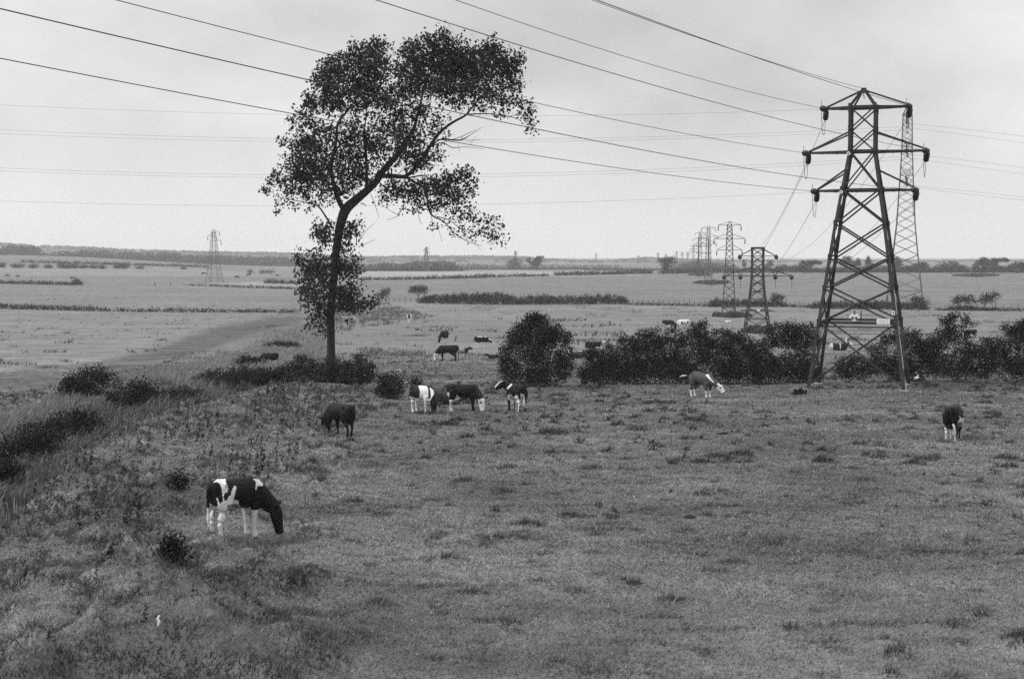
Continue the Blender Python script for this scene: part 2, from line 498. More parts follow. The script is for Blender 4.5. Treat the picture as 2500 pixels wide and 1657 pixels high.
def pasture_grass():
    N = 3200000
    D = np.exp(RNG.uniform(math.log(13), math.log(150), N)); u = RNG.uniform(-1, 1, N) * (.43 + 13 / D)
    dens = 640 * np.where(D < 30, 1, (30 / D) ** 1.6) * smooth(150, 100, D)
    want = dens * (.86 * D + 26) * D * math.log(150 / 13) / N
    X = u * D; Y = D
    px, py = project(np.stack([X, Y, base(X, Y)], -1))
    keep = (RNG.random(N) < want) & ~inside(px, py, FIELDS[1][0]) & ~inside(px, py, FIELDS[0][0])
    X, Y = X[keep], Y[keep]; n = len(X)
    t0 = ground_tone(X, Y)
    lb = left_bank(X, Y)
    t1, t2 = humps(X, Y); tr = 1 - trod(X, Y); t1, t2 = t1 * tr, t2 * tr; tuft = np.where(lb > .5, t1 * .95, t2)
    tf = smooth(.18, .55, tuft + .25 * fbm(X * 3, Y * 3, 51, 2)) * (1 - .55 * lb)  # ungrazed tufts, taller and darker; left bank humps also get painted shade
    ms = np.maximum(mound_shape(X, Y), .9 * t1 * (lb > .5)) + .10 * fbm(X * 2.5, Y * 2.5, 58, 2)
    shade_ring = smooth(.06, .24, ms) * (1 - smooth(.42, .66, ms)) * smooth(.05, .5, lb + .3) * tr; top = smooth(.5, .75, ms) * smooth(.05, .5, lb + .3)                              # hummock flank shade and lit tops painted into blade tone; flank blades also taller
    tf2 = smooth(.28, .5, fbm(X * 1.7, Y * 2.2, 52, 3))
    tf3 = smooth(.26, .5, fbm(X * .5, Y * .62, 57, 4)) * (1 - lb)
    h = (.022 + .035 * RNG.random(n)) * (1 + 1.1 * shade_ring + .45 * tf3 + 2.6 * tf + 1.0 * tf2 * tr + .35 * lb * tr) * (1 + .004 * Y)
    w = .024 * (Y / 25) ** .85 * RNG.uniform(.7, 1.4, n)
    ang = RNG.uniform(0, math.pi, n)
    la = RNG.normal(0, 1, (n, 2)) * (.02 + h * .5)[:, None] + np.stack([h * .25, 0 * h], -1)
    Z = land(X, Y) - .01
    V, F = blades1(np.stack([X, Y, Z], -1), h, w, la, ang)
    tone = t0 * (1 + .5 * fbm(X * 1.9, Y * 2.3, 53, 3)) * (1 + .30 * RNG.normal(0, 1, n)) * (1 - (.64 - .24 * lb) * tf) * (1 - .10 * tf3) * (1 - .46 * shade_ring) * (1 + .22 * top) * (1 - .25 * tf2)
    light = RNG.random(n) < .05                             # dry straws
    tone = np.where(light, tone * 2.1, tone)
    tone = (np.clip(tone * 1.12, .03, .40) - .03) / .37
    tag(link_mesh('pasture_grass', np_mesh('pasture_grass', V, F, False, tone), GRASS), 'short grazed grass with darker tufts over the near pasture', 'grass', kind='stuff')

def zone_points(poly, n):
    xs = [p[0] for p in poly]; ys = [p[1] for p in poly]
    w = np.array([gxy(x, y) for x, y in poly])
    x0, y0 = w.min(0); x1, y1 = w.max(0)
    X = RNG.uniform(x0, x1, n * 4); Y = RNG.uniform(y0, y1, n * 4)
    k = inside(X, Y, [tuple(q) for q in w])
    return X[k][:n], Y[k][:n]

def tall_grass():
    Vs, Fs, Ts, off = [], [], [], 0
    def put(X, Y, h0, h1, wd, t0, t1, lean=.35):
        nonlocal off
        n = len(X)
        m = .55 + .9 * np.clip(.5 + fbm(X * .6, Y * .6, 61, 2), 0, 1)
        h = RNG.uniform(h0, h1, n) * m; w = wd * RNG.uniform(.7, 1.3, n) * (np.maximum(Y, 30) / 60) ** .6
        la = RNG.normal(0, .3, (n, 2)) * h[:, None] + np.stack([h * lean, -.05 * h], -1)
        V, F = blades3(np.stack([X, Y, land(X, Y) - .02], -1), h, w, la, RNG.uniform(0, math.pi, n))
        t = RNG.uniform(t0, t1, n) * (1 + .3 * fbm(X * .5, Y * .5, 62, 2))
        Vs.append(V); Fs.append(F + off); off += len(V); Ts.append(np.repeat((np.clip(t, .03, .4) - .03) / .37, 3))
    X, Y = zone_points([(330, 885), (420, 850), (560, 815), (640, 775), (730, 740), (760, 790), (745, 850), (690, 872), (560, 886), (430, 900)], 22000)
    put(X, Y, .30, .7, .035, .18, .34)
    X, Y = zone_points([(740, 705), (900, 700), (1000, 735), (820, 760), (745, 800)], 7000)
    k = fbm(X * .3, Y * .15, 69, 3) > .02; X, Y = X[k], Y[k]
    put(X, Y, .4, .9, .06, .09, .20)
    X, Y = zone_points([(-200, 1010), (60, 950), (200, 880), (330, 860), (420, 850), (330, 900), (150, 985), (-200, 1080)], 13000)
    put(X, Y, .25, .6, .03, .15, .30)
    X, Y = zone_points([(940, 745), (1320, 735), (1500, 760), (1330, 800), (1000, 790)], 2400)
    k = fbm(X * .15, Y * .08, 66, 3) > .22
    put(X[k], Y[k], .3, .8, .12, .08, .18)
    for c, dx, dy, nn in [((1645, 655), 45, 4, 500), ((1690, 731), 45, 3, 500), ((1750, 768), 40, 5, 400), ((2255, 637), 55, 3, 900), ((1618, 636), 30, 2, 200)]:
        X, Y = zone_points([(c[0] - dx, c[1]), (c[0], c[1] - dy), (c[0] + dx, c[1]), (c[0], c[1] + dy)], nn)
        put(X, Y, .6, 1.3, .3, .04, .08)
    tag(link_mesh('tall_grass', np_mesh('tall_grass', np.concatenate(Vs), np.concatenate(Fs), False, np.concatenate(Ts)), GRASS), 'long wind-bent grass on the bank and around the pylon feet', 'grass', kind='stuff')

def reeds():
    seg = np.hypot(*np.diff(DITCH, axis=0).T); cum = np.concatenate([[0], np.cumsum(seg)])
    N = 21000
    s = RNG.uniform(0, cum[-1] * .80, N); i = np.clip(np.searchsorted(cum, s) - 1, 0, len(seg) - 1); f = (s - cum[i]) / seg[i]
    P = DITCH[i] + (DITCH[i + 1] - DITCH[i]) * f[:, None]
    X = P[:, 0] + RNG.normal(0, 1.15, N) - .3; Y = P[:, 1] + RNG.normal(0, 1.15, N)
    g = fbm(X * .28, Y * .28, 63, 3)
    k = RNG.random(N) < smooth(-.30, .10, g); X, Y, g = X[k], Y[k], g[k]; n = len(X)
    h = RNG.uniform(.35, .85, n) * (.7 + .9 * smooth(-.1, .5, g)); w = .035 * RNG.uniform(.7, 1.4, n)
    la = RNG.normal(0, .35, (n, 2)) * h[:, None] + np.stack([h * .35, -.08 * h], -1)
    V, F = blades3(np.stack([X, Y, land(X, Y) - .03], -1), h, w, la, RNG.uniform(0, math.pi, n))
    t = np.where(RNG.random(n) < .25, RNG.uniform(.2, .34, n), RNG.uniform(.06, .17, n))
    t = np.repeat(t, 3)
    tag(link_mesh('reeds', np_mesh('reeds', V, F, False, (np.clip(t, .02, .34) - .02) / .32), REED), 'dark reeds and sedge with pale dry blades along the ditch', 'reeds', kind='stuff')

def weed_spikes(X, Y, hh, per=16):
    """upright leafy stalks"""
    n = len(X)
    Z = land(X, Y)
    f = RNG.random((n, per)); h = hh[:, None] * f
    a = RNG.uniform(0, 2 * math.pi, (n, per)); r = (.16 + .22 * (1 - f)) * hh[:, None] * .5
    bx = X[:, None] + (hh * .12)[:, None] * f; by = Y[:, None] + 0 * f
    p0 = np.stack([bx, by, Z[:, None] + h], -1)
    p1 = p0 + np.stack([np.cos(a) * r, np.sin(a) * r, r * RNG.uniform(.1, .9, (n, per))], -1)
    sd = np.stack([-np.sin(a), np.cos(a), 0 * a], -1) * (r * .38)[..., None]; md = (p0 + p1) / 2
    V = np.stack([p0, md + sd, p1, md - sd], 2).reshape(-1, 3); F = np.arange(len(V)).reshape(-1, 4)
    return V, F

def thistles():
    X1, Y1 = zone_points([(30, 1140), (330, 960), (620, 900), (850, 900), (860, 960), (700, 1050), (640, 1120), (470, 1130), (400, 1280), (150, 1260)], 850)
    k = RNG.random(len(X1)) < .25 + .9 * smooth(-.1, .4, fbm(X1 * .25, Y1 * .25, 64, 2)); X1, Y1 = X1[k], Y1[k]
    X2, Y2 = zone_points([(20, 1250), (400, 1250), (560, 1400), (600, 1560), (60, 1560)], 34)
    X = np.concatenate([X1, X2]); Y = np.concatenate([Y1, Y2]); n = len(X)
    hh = RNG.uniform(.26, .66, n) * np.where(RNG.random(n) < .2, 1.35, 1)
    hh[len(X1):] *= .62
    V, F = weed_spikes(X, Y, hh, 30)
    t = np.repeat(RNG.uniform(.02, .05, n), 30) * RNG.uniform(.7, 1.3, n * 30)
    X3, Y3 = zone_points([(740, 740), (1130, 745), (1130, 860), (880, 870), (760, 840)], 260)
    V3, F3 = weed_spikes(X3, Y3, RNG.uniform(.3, .8, len(X3)), 10)
    t3 = RNG.uniform(.04, .10, len(X3) * 10)
    tag(link_mesh('thistles', np_mesh('thistles', np.concatenate([V, V3]), np.concatenate([F, F3 + len(V)]), False, (np.clip(np.concatenate([t, t3]), .02, .34) - .02) / .32), REED), 'scattered dark thistle and dock stalks on the rough bank', 'weeds', kind='stuff')

def meadow_tufts():
    """dark tufts and hay lines of the farther fields"""
    N = 220000
    u = RNG.uniform(-.45, .45, N); D = np.exp(RNG.uniform(math.log(90), math.log(620), N)); X = u * D; Y = D
    px, py = project(np.stack([X, Y, base(X, Y)], -1))
    mow = inside(px, py, FIELDS[1][0])
    g = np.where(mow, fbm(X * .45 + Y * .1, Y * .20, 67, 3), fbm(X * .16, Y * .09, 68, 4))
    k = g > np.where(mow, .36, np.where(px < 700, .46, .34)); k &= ~inside(px, py, FIELDS[7][0])
    X, Y, g = X[k], Y[k], g[k]; n = len(X); mow = mow[k]
    h = RNG.uniform(.12, .38, n) * (1 + .0012 * Y); w = .10 * (Y / 150) ** .6
    la = RNG.normal(0, .4, (n, 2)) * h[:, None] + np.stack([h * .3, 0 * h], -1)
    V, F = blades1(np.stack([X, Y, land(X, Y) - .03], -1), h, w * np.ones(n), la, RNG.uniform(0, math.pi, n))
    t = RNG.uniform(.06, .13, n)
    tag(link_mesh('meadow_tufts', np_mesh('meadow_tufts', V, F, False, (np.clip(t, .03, .4) - .03) / .37), GRASS), 'dark tufts and lines of uncut grass in the farther fields', 'grass', kind='stuff')

pasture_grass(); tall_grass(); reeds(); thistles(); meadow_tufts()

# ------------------------------------------------------------------ leaves
def rand_frames(n):
    a = RNG.normal(0, 1, (n, 3)); a /= np.linalg.norm(a, axis=1, keepdims=True)
    r = RNG.normal(0, 1, (n, 3)); b = np.cross(a, r); b /= np.linalg.norm(b, axis=1, keepdims=True) + 1e-9
    return a, b

def leaf_quads(P, size, asp=.62):
    n = len(P); a, b = rand_frames(n); s = np.broadcast_to(size, (n,)) * RNG.uniform(.7, 1.35, n)
    a = a * (s / 2)[:, None]; b = b * (s * asp / 2)[:, None]
    V = np.stack([P - a, P + b, P + a, P - b], 1).reshape(-1, 3)
    return V, np.arange(4 * n).reshape(-1, 4)

def cloud_points(blobs, D, leaf, per, clr, cover, depth=.8, spread=.0, fmax=.5):
    """leaf points spread in clusters through rounded masses; each mass has its own distance and thickness"""
    out, sh = [], []
    s = FOC / D
    for (cx, cy, rx, ry, dn) in blobs:
        off = RNG.normal(0, spread) if spread else 0.0
        c = at(cx, cy, D + off)
        R = np.array([rx / s, depth * math.sqrt(rx * ry) / s, ry / s])
        n = max(int(cover * dn * math.pi * R[0] * R[2] / (leaf * leaf * fmax)), 4)
        nc = max(n // per, 2)
        d = RNG.normal(0, 1, (nc, 3)); d /= np.linalg.norm(d, axis=1, keepdims=True)
        q = d * (RNG.random((nc, 1)) ** .42)
        C = c + q * R
        ct = RNG.normal(0, 1, nc)
        P = (C[:, None, :] + RNG.normal(0, clr, (nc, per, 3))).reshape(-1, 3)
        out.append(P); sh.append(np.repeat(ct, per))
    return np.concatenate(out), np.concatenate(sh)

def sprigs(blobs, k=7, r=.26, seed=1):
    g = random.Random(seed); out = list(blobs)
    for (cx, cy, rx, ry, dn) in blobs:
        for _ in range(k):
            a = g.uniform(-.2, math.pi + .2); q = g.uniform(.85, 1.12)
            out.append((cx + math.cos(a) * rx * q, cy - math.sin(a) * ry * q, rx * r * g.uniform(.5, 1.2), ry * r * g.uniform(.6, 1.5), dn * .85))
    return out

def tone01(sh, mid=.42, a=.16, b=.11):
    return np.clip(mid + a * sh + b * RNG.normal(0, 1, len(sh)), 0, 1)

LEAF_TREE = leaf_mat('poplar_leaves', .010, .080, .25)
LEAF_BUSH = leaf_mat('bramble_leaves', .012, .064, .18)
LEAF_PALE = leaf_mat('pale_bramble_leaves', .016, .078, .2)
LEAF_HAZY = leaf_mat('hazy_leaves', .06, .15, .2)  # paler grey: distance haze put into the leaf colour
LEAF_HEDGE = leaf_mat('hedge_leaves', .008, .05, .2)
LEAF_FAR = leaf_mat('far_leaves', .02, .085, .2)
BARK = plain_mat('bark', .022, .45, 5, .9, bump=.6)

def root_point(px, py, D=None):
    if D is None: return gp(px, py)
    p = at(px, py, D); return np.array([p[0], D, float(land(p[0], D))])

def bush(name, label, cat, blobs, foot, leaf, mat=None, D=None, per=7, clr=None, cover=4.2, depth=.8, group=None, sprig=7, spread=0.0, seed=1, mid=.42, flowers=0):
    p0 = root_point(foot[0], foot[1], D); D = p0[1]
    P, sh = cloud_points(sprigs(blobs, sprig, seed=seed) if sprig else blobs, D, leaf, per, clr or leaf * 1.1, cover, depth, spread)
    zg = base(P[:, 0], P[:, 1]) - .3
    P[:, 2] = np.maximum(P[:, 2], zg + RNG.uniform(0, .4, len(P)))
    V, F = leaf_quads(P, leaf)
    t = tone01(sh, mid)
    if flowers:
        t[RNG.random(len(t)) < flowers] = 2.2
    me = np_mesh(name, V - p0, F, False, t)
    return tag(link_mesh(name, me, mat or LEAF_BUSH, None, p0), label, cat, group)

def limb(mb, pts, D, p0, thin=1.0, n=7):
    """pts: (px, py, width px, dy metres)"""
    s = FOC / D; P, R = [], []
    for q in pts:
        x, y, w = q[:3]; dy = q[3] if len(q) > 3 else 0.0
        P.append(at(x, y, D + dy) - p0); R.append(max(w / s / 2 * thin, .010))
    # rounder bends
    PP, RR = [P[0]], [R[0]]
    for i in range(len(P) - 1):
        a = P[max(i - 1, 0)]; b, c = P[i], P[i + 1]; d = P[min(i + 2, len(P) - 1)]
        for t in (.33, .67, 1.0):
            PP.append(.5 * ((2 * b) + (-a + c) * t + (2 * a - 5 * b + 4 * c - d) * t * t + (-a + 3 * b - 3 * c + d) * t ** 3)); RR.append(R[i] + (R[i + 1] - R[i]) * t)
    mb.tube(PP, RR, n)

def small_tree(label, crown, trunks, foot, leaf, name='tree', cat='tree', mat=None, D=None, cover=3.6, depth=.8, group=None, seed=3, sprig=6, mid=.42):
    p0 = root_point(foot[0], foot[1], D); D = p0[1]
    r = tag(empty(name, p0), label, cat, group)
    mb = MB()
    for t in trunks:
        t = list(t)
        limb(mb, t, D, p0, n=6)
    mb.build('trunk', BARK, r)
    P, sh = cloud_points(sprigs(crown, sprig, seed=seed), D, leaf, 6, leaf * 1.0, cover, depth)
    V, F = leaf_quads(P, leaf)
    link_mesh('crown', np_mesh('crown', V - p0, F, False, tone01(sh, mid)), mat or LEAF_HEDGE, r)
    return r

# ------------------------------------------------------------------ the big wind-bent poplar
def Z1(x, y): return ((600 + x / 2.851) / K, (50 + y / 2.851) / K)
def Z2(x, y): return ((600 + x / 2.9575) / K, (550 + y / 2.9575) / K)
S1 = 1 / 2.851 / K; S2 = 1 / 2.9575 / K
TREE_D = 97.0

def big_tree():
    p0 = root_point(765, 838, TREE_D)
    root = tag(empty('poplar_tree', p0), 'tall wind-bent poplar with leaning open crown and bare dead twigs behind the bramble hedge', 'tree')
    g = random.Random(4)
    mb = MB()
    def L1(pts, dy=0.0, n=7, m=None):
        q = [(Z1(x, y) + (w * S1, dy * i / max(len(pts) - 1, 1))) for i, (x, y, w) in enumerate(pts)]
        limb(m or mb, q, TREE_D, p0, .8, n=n)
    def L2(pts, dy=0.0, n=7):
        q = [(Z2(x, y) + (w * S2, dy * i / max(len(pts) - 1, 1))) for i, (x, y, w) in enumerate(pts)]
        limb(mb, q, TREE_D, p0, .8, n=n)
    trunk = [Z2(x, y) + (w * S2,) for x, y, w in [(617, 1080, 92), (616, 950, 78), (615, 800, 74), (612, 640, 76), (622, 520, 74), (635, 400, 72), (642, 300, 70), (652, 190, 72), (672, 60, 78)]]
    trunk += [Z1(x, y) + (w * S1,) for x, y, w in [(648, 1480, 76), (665, 1400, 84), (700, 1310, 92), (790, 1230, 74), (900, 1130, 62), (960, 1040, 56), (1060, 930, 50), (1120, 840, 42), (1170, 750, 32), (1190, 680, 25), (1220, 560, 18), (1260, 400, 12), (1290, 270, 6)]]
    limb(mb, trunk, TREE_D, p0, .78, n=14)
    L1([(690, 1330, 55), (640, 1240, 42), (610, 1130, 34), (595, 1040, 31), (605, 950, 30), (630, 830, 26), (640, 720, 24), (700, 640, 18), (760, 560, 14), (830, 420, 8), (860, 260, 4)], -1.5)
    L1([(930, 1090, 40), (1000, 1078, 36), (1110, 1085, 35), (1200, 1000, 32), (1280, 880, 30), (1350, 780, 26), (1440, 710, 22), (1530, 660, 18), (1580, 600, 14), (1680, 480, 10), (1720, 330, 5)], 1.5)
    L1([(1540, 655, 13), (1640, 650, 10), (1750, 655, 8), (1900, 690, 5), (1965, 760, 3)], .5, 6)
    L1([(605, 1450, 22), (560, 1370, 16), (500, 1290, 13), (430, 1270, 10), (330, 1250, 7), (230, 1230, 5), (160, 1180, 3)], -1.0, 6)
    L1([(590, 1060, 18), (540, 960, 14), (490, 900, 9), (420, 860, 6), (330, 840, 3)], -1, 6)
    L1([(840, 1180, 30), (842, 1080, 26), (835, 900, 24), (820, 800, 14), (840, 650, 10), (830, 600, 8), (800, 520, 4)], 1.2)
    L1([(835, 850, 12), (890, 740, 10), (960, 600, 7), (1000, 520, 4)], 1, 6)
    L1([(1180, 700, 18), (1110, 640, 13), (1090, 600, 9), (1100, 480, 5)], -.8, 6)
    L1([(1110, 1085, 24), (1190, 1135, 19), (1250, 1170, 17), (1265, 1260, 16), (1290, 1350, 15), (1380, 1400, 12), (1440, 1470, 9), (1530, 1530, 6), (1640, 1568, 4)], .8)
    L1([(1330, 1365, 10), (1420, 1390, 8), (1480, 1440, 6), (1600, 1500, 3)], .6, 5)
    L1([(1130, 1095, 14), (1240, 1080, 12), (1300, 1110, 9), (1400, 1090, 6), (1520, 1050, 3)], -.6, 6)
    L1([(635, 1240, 14), (690, 1170, 10), (620, 1080, 8)], .5, 5)
    for b in [[(1300, 880, 14), (1330, 840, 14), (1380, 825, 15), (1430, 832, 14), (1500, 832, 13), (1560, 800, 6), (1650, 740, 2)], [(1310, 870, 8), (1370, 850, 8), (1440, 886, 7), (1530, 880, 4), (1660, 895, 2)], [(1440, 830, 7), (1520, 800, 5), (1600, 760, 2)], [(1500, 832, 8), (1510, 805, 3)],
              [(1060, 1350, 9), (1100, 1290, 10), (1090, 1200, 10)], [(1190, 1270, 7), (1210, 1390, 4), (1230, 1420, 2)], [(870, 1210, 6), (900, 1280, 5), (925, 1370, 3)], [(940, 1270, 3), (1000, 1320, 4), (1070, 1358, 6)], [(980, 1390, 3), (1040, 1370, 4), (1075, 1350, 6)],
              [(800, 1275, 8), (820, 1275, 8), (838, 1292, 6)], [(1340, 1440, 3), (1365, 1540, 2)], [(770, 1430, 6), (772, 1568, 5)], [(1290, 1300, 8), (1300, 1440, 4)], [(1500, 1470, 3), (1580, 1540, 2), (1640, 1600, 2)], [(1560, 860, 2), (1600, 810, 2)], [(1530, 840, 3), (1640, 830, 2)], [(1480, 870, 3), (1490, 912, 2)]]:
        L1(b, g.uniform(-.6, .6), 5)
    for b in [[(575, 680, 14), (500, 610, 11), (420, 590, 8), (370, 540, 4)], [(600, 500, 16), (500, 330, 10), (420, 230, 5)], [(650, 470, 12), (700, 440, 10), (760, 455, 8), (860, 425, 4)], [(650, 600, 14), (760, 600, 11), (900, 590, 6)], [(640, 620, 10), (740, 600, 8), (830, 640, 4)], [(600, 600, 12), (520, 480, 8), (430, 420, 4)], [(585, 760, 10), (520, 700, 7), (470, 720, 3)], [(650, 330, 10), (740, 290, 7), (810, 240, 3)], [(795, 30, 7), (800, 150, 6)]]:
        L2(b, g.uniform(-1, 1), 6)
    # many thin twigs through the crown
    B1 = [(860, 210, 140, 75, .9), (760, 300, 160, 100, .9), (900, 330, 120, 110, .9), (600, 345, 105, 75, .85), (560, 420, 105, 70, .8), (680, 450, 150, 90, .85), (830, 480, 120, 90, .8),
          (1120, 205, 75, 60, .8), (1250, 200, 115, 90, .95), (1380, 160, 95, 85, .95), (1480, 225, 105, 90, 1), (1150, 320, 130, 105, .9), (1330, 320, 150, 120, 1), (1500, 350, 140, 120, 1), (1690, 205, 105, 72, 1), (1650, 320, 140, 120, 1), (1800, 330, 115, 110, .95), (1895, 270, 50, 55, .6), (1850, 420, 95, 75, .85),
          (1200, 450, 140, 90, .85), (1400, 470, 140, 80, .75), (1600, 480, 140, 80, .85), (1740, 520, 105, 60, .7), (1480, 560, 120, 55, .45), (1650, 600, 100, 45, .45), (1390, 95, 30, 35, .7), (1265, 110, 35, 20, .5), (940, 160, 45, 35, .8), (1715, 115, 18, 18, .4),
          (1860, 560, 110, 50, .55), (1940, 620, 80, 60, .55), (1800, 645, 100, 35, .28), (1995, 690, 35, 50, .5), (2000, 770, 30, 20, .4),
          (540, 560, 130, 80, .75), (440, 570, 60, 65, .6), (660, 570, 120, 70, .7), (820, 600, 80, 60, .35), (960, 560, 80, 80, .6), (1040, 650, 85, 75, .6), (1230, 640, 85, 60, .55), (1060, 780, 100, 80, .7), (940, 740, 80, 65, .55), (900, 860, 95, 80, .7), (740, 800, 90, 70, .6), (700, 900, 90, 90, .65), (780, 960, 80, 80, .45), (1100, 880, 90, 70, .55), (1230, 830, 85, 55, .55), (1330, 700, 75, 55, .42), (1380, 770, 50, 35, .3), (1250, 960, 85, 75, .6), (1330, 940, 55, 60, .45), (1180, 990, 90, 70, .5),
          (350, 680, 65, 50, .5), (420, 650, 65, 50, .5), (330, 750, 50, 30, .22), (470, 700, 80, 60, .4), (540, 790, 100, 60, .5), (380, 840, 105, 60, .75), (480, 860, 100, 65, .7), (275, 835, 35, 45, .6), (420, 920, 95, 65, .6), (530, 1000, 100, 75, .55), (380, 980, 85, 60, .55), (350, 1070, 75, 60, .7), (450, 1080, 105, 75, .75), (540, 1120, 95, 75, .7), (680, 1050, 80, 75, .5), (700, 1150, 85, 75, .65), (780, 1080, 70, 75, .6), (600, 1200, 80, 65, .6), (230, 1110, 65, 60, .7), (155, 1170, 42, 50, .6), (300, 1170, 75, 55, .5), (240, 1240, 65, 45, .45), (400, 1200, 90, 45, .45), (440, 1310, 45, 35, .35), (220, 1330, 22, 20, .5), (340, 1290, 30, 25, .35), (530, 1265, 60, 45, .35), (640, 960, 60, 80, .4),
          (880, 1130, 65, 45, .5), (990, 1160, 85, 45, .75), (960, 1240, 55, 40, .7), (1080, 1180, 95, 65, .7), (1180, 1200, 85, 65, .75), (1300, 1150, 95, 75, .8), (1400, 1110, 95, 65, .75), (1500, 1080, 75, 60, .7), (1540, 1060, 45, 40, .6), (1560, 1130, 45, 55, .6), (1420, 1210, 95, 65, .75), (1530, 1200, 55, 50, .6), (1330, 1280, 85, 55, .55), (1130, 1300, 55, 35, .45), (1200, 1310, 35, 35, .35), (1440, 1330, 105, 45, .45), (1560, 1300, 45, 25, .25), (1560, 1370, 85, 45, .5), (1480, 1440, 65, 35, .35), (1680, 1400, 75, 45, .48), (1640, 1480, 85, 45, .42), (1740, 1480, 48, 55, .42), (1775, 1440, 25, 25, .3), (1310, 1425, 35, 25, .45), (1550, 1500, 55, 25, .35), (1790, 1550, 18, 28, .5), (1690, 1540, 45, 25, .32),
          (510, 1420, 48, 45, .4), (540, 1480, 55, 45, .6), (580, 1530, 55, 40, .6), (730, 1440, 45, 55, .45), (780, 1400, 40, 28, .35), (790, 1500, 38, 28, .32), (490, 1490, 22, 48, .5)]
    B2 = [(550, 60, 65, 55, .7), (560, 110, 48, 28, .6), (740, 40, 48, 38, .55), (720, 120, 48, 55, .55), (760, 170, 28, 28, .45), (410, 210, 48, 45, .55), (390, 260, 38, 38, .7), (440, 290, 75, 45, .65), (520, 210, 48, 55, .45), (520, 300, 85, 55, .75), (450, 350, 65, 45, .65), (560, 390, 55, 55, .6), (700, 260, 65, 65, .8), (800, 240, 48, 32, .75), (770, 320, 65, 48, .7), (720, 360, 65, 45, .5), (450, 420, 65, 45, .6), (400, 470, 48, 45, .6), (470, 500, 75, 55, .7), (540, 560, 65, 55, .7), (440, 570, 48, 28, .45), (700, 520, 75, 55, .75), (770, 480, 48, 38, .65), (770, 560, 85, 55, .8), (860, 570, 85, 45, .75), (930, 540, 38, 38, .65), (700, 590, 85, 38, .75), (830, 620, 65, 22, .45), (500, 660, 48, 45, .55), (470, 720, 38, 45, .5), (540, 740, 38, 45, .5), (560, 800, 22, 38, .5), (740, 680, 50, 25, .2)]
    blobs = [Z1(x, y) + (rx * S1, ry * S1, d * 1.0) for x, y, rx, ry, d in B1] + [Z2(x, y) + (rx * S2, ry * S2, d) for x, y, rx, ry, d in B2]
    blobs += [Z1(x, y) + (rx * S1, ry * S1, d * .72) for x, y, rx, ry, d in [(570, 900, 290, 270, .34), (760, 470, 330, 230, .42), (1420, 350, 470, 240, .40), (1150, 760, 220, 220, .36), (1330, 1180, 270, 120, .40), (430, 1060, 230, 180, .40), (880, 980, 230, 160, .40), (1000, 480, 300, 200, .36), (690, 1490, 150, 110, .30), (780, 760, 200, 150, .26), (1080, 960, 160, 120, .34)]]
    blobs += [Z2(x, y) + (rx * S2, ry * S2, d) for x, y, rx, ry, d in [(520, 450, 150, 200, .50), (740, 500, 130, 120, .55), (640, 300, 190, 110, .42), (560, 640, 90, 110, .30)]]
    s = FOC / TREE_D
    for (cx, cy, rx, ry, dn) in blobs:
        for _ in range(4):
            x0, y0 = cx + g.uniform(-.7, .7) * rx, cy + g.uniform(.2, .9) * ry
            x1, y1 = x0 + g.uniform(-.4, .9) * rx, y0 - g.uniform(.3, 1.2) * ry
            dy = g.uniform(-1.5, 1.5)
            limb(mb, [(x0, y0, 1.3, dy), ((x0 + x1) / 2 + g.uniform(-4, 4), (y0 + y1) / 2, 1.0, dy + .2), (x1, y1, .6, dy + .4)], TREE_D, p0, n=4)
    mb.build('trunk', BARK, root, smooth_=True)
    leaf = .20
    out, shs = [], []
    for (cx, cy, rx, ry, dn) in blobs:
        P, sh = cloud_points([(cx, cy, rx * 1.06, ry * 1.06, dn ** .95)], TREE_D, leaf, 8, .20, 3.5, .9, 1.0)
        out.append(P); shs.append(sh)
    P = np.concatenate(out); sh = np.concatenate(shs)
    V, F = leaf_quads(P, leaf, .75)
    link_mesh('crown', np_mesh('crown', V - p0, F, False, tone01(sh, .42)), LEAF_TREE, root)

big_tree()

# ------------------------------------------------------------------ bushes and brambles round the pasture
def ZB(b): return [((1380 + x / 3.816) / K, (760 + y / 3.816) / K, rx / 3.816 / K, ry / 3.816 / K, 1.0) for x, y, rx, ry in b]
def ZR(b): return [((2050 + x / 5.258) / K, (740 + y / 5.258) / K, rx / 5.258 / K, ry / 5.258 / K, 1.0) for x, y, rx, ry in b]
def ZH(b): return [((540 + x / 5.633) / K, (840 + y / 5.633) / K, rx / 5.633 / K, ry / 5.633 / K, 1.0) for x, y, rx, ry in b]
def PX(b): return [t if len(t) == 5 else t + (1.0,) for t in b]

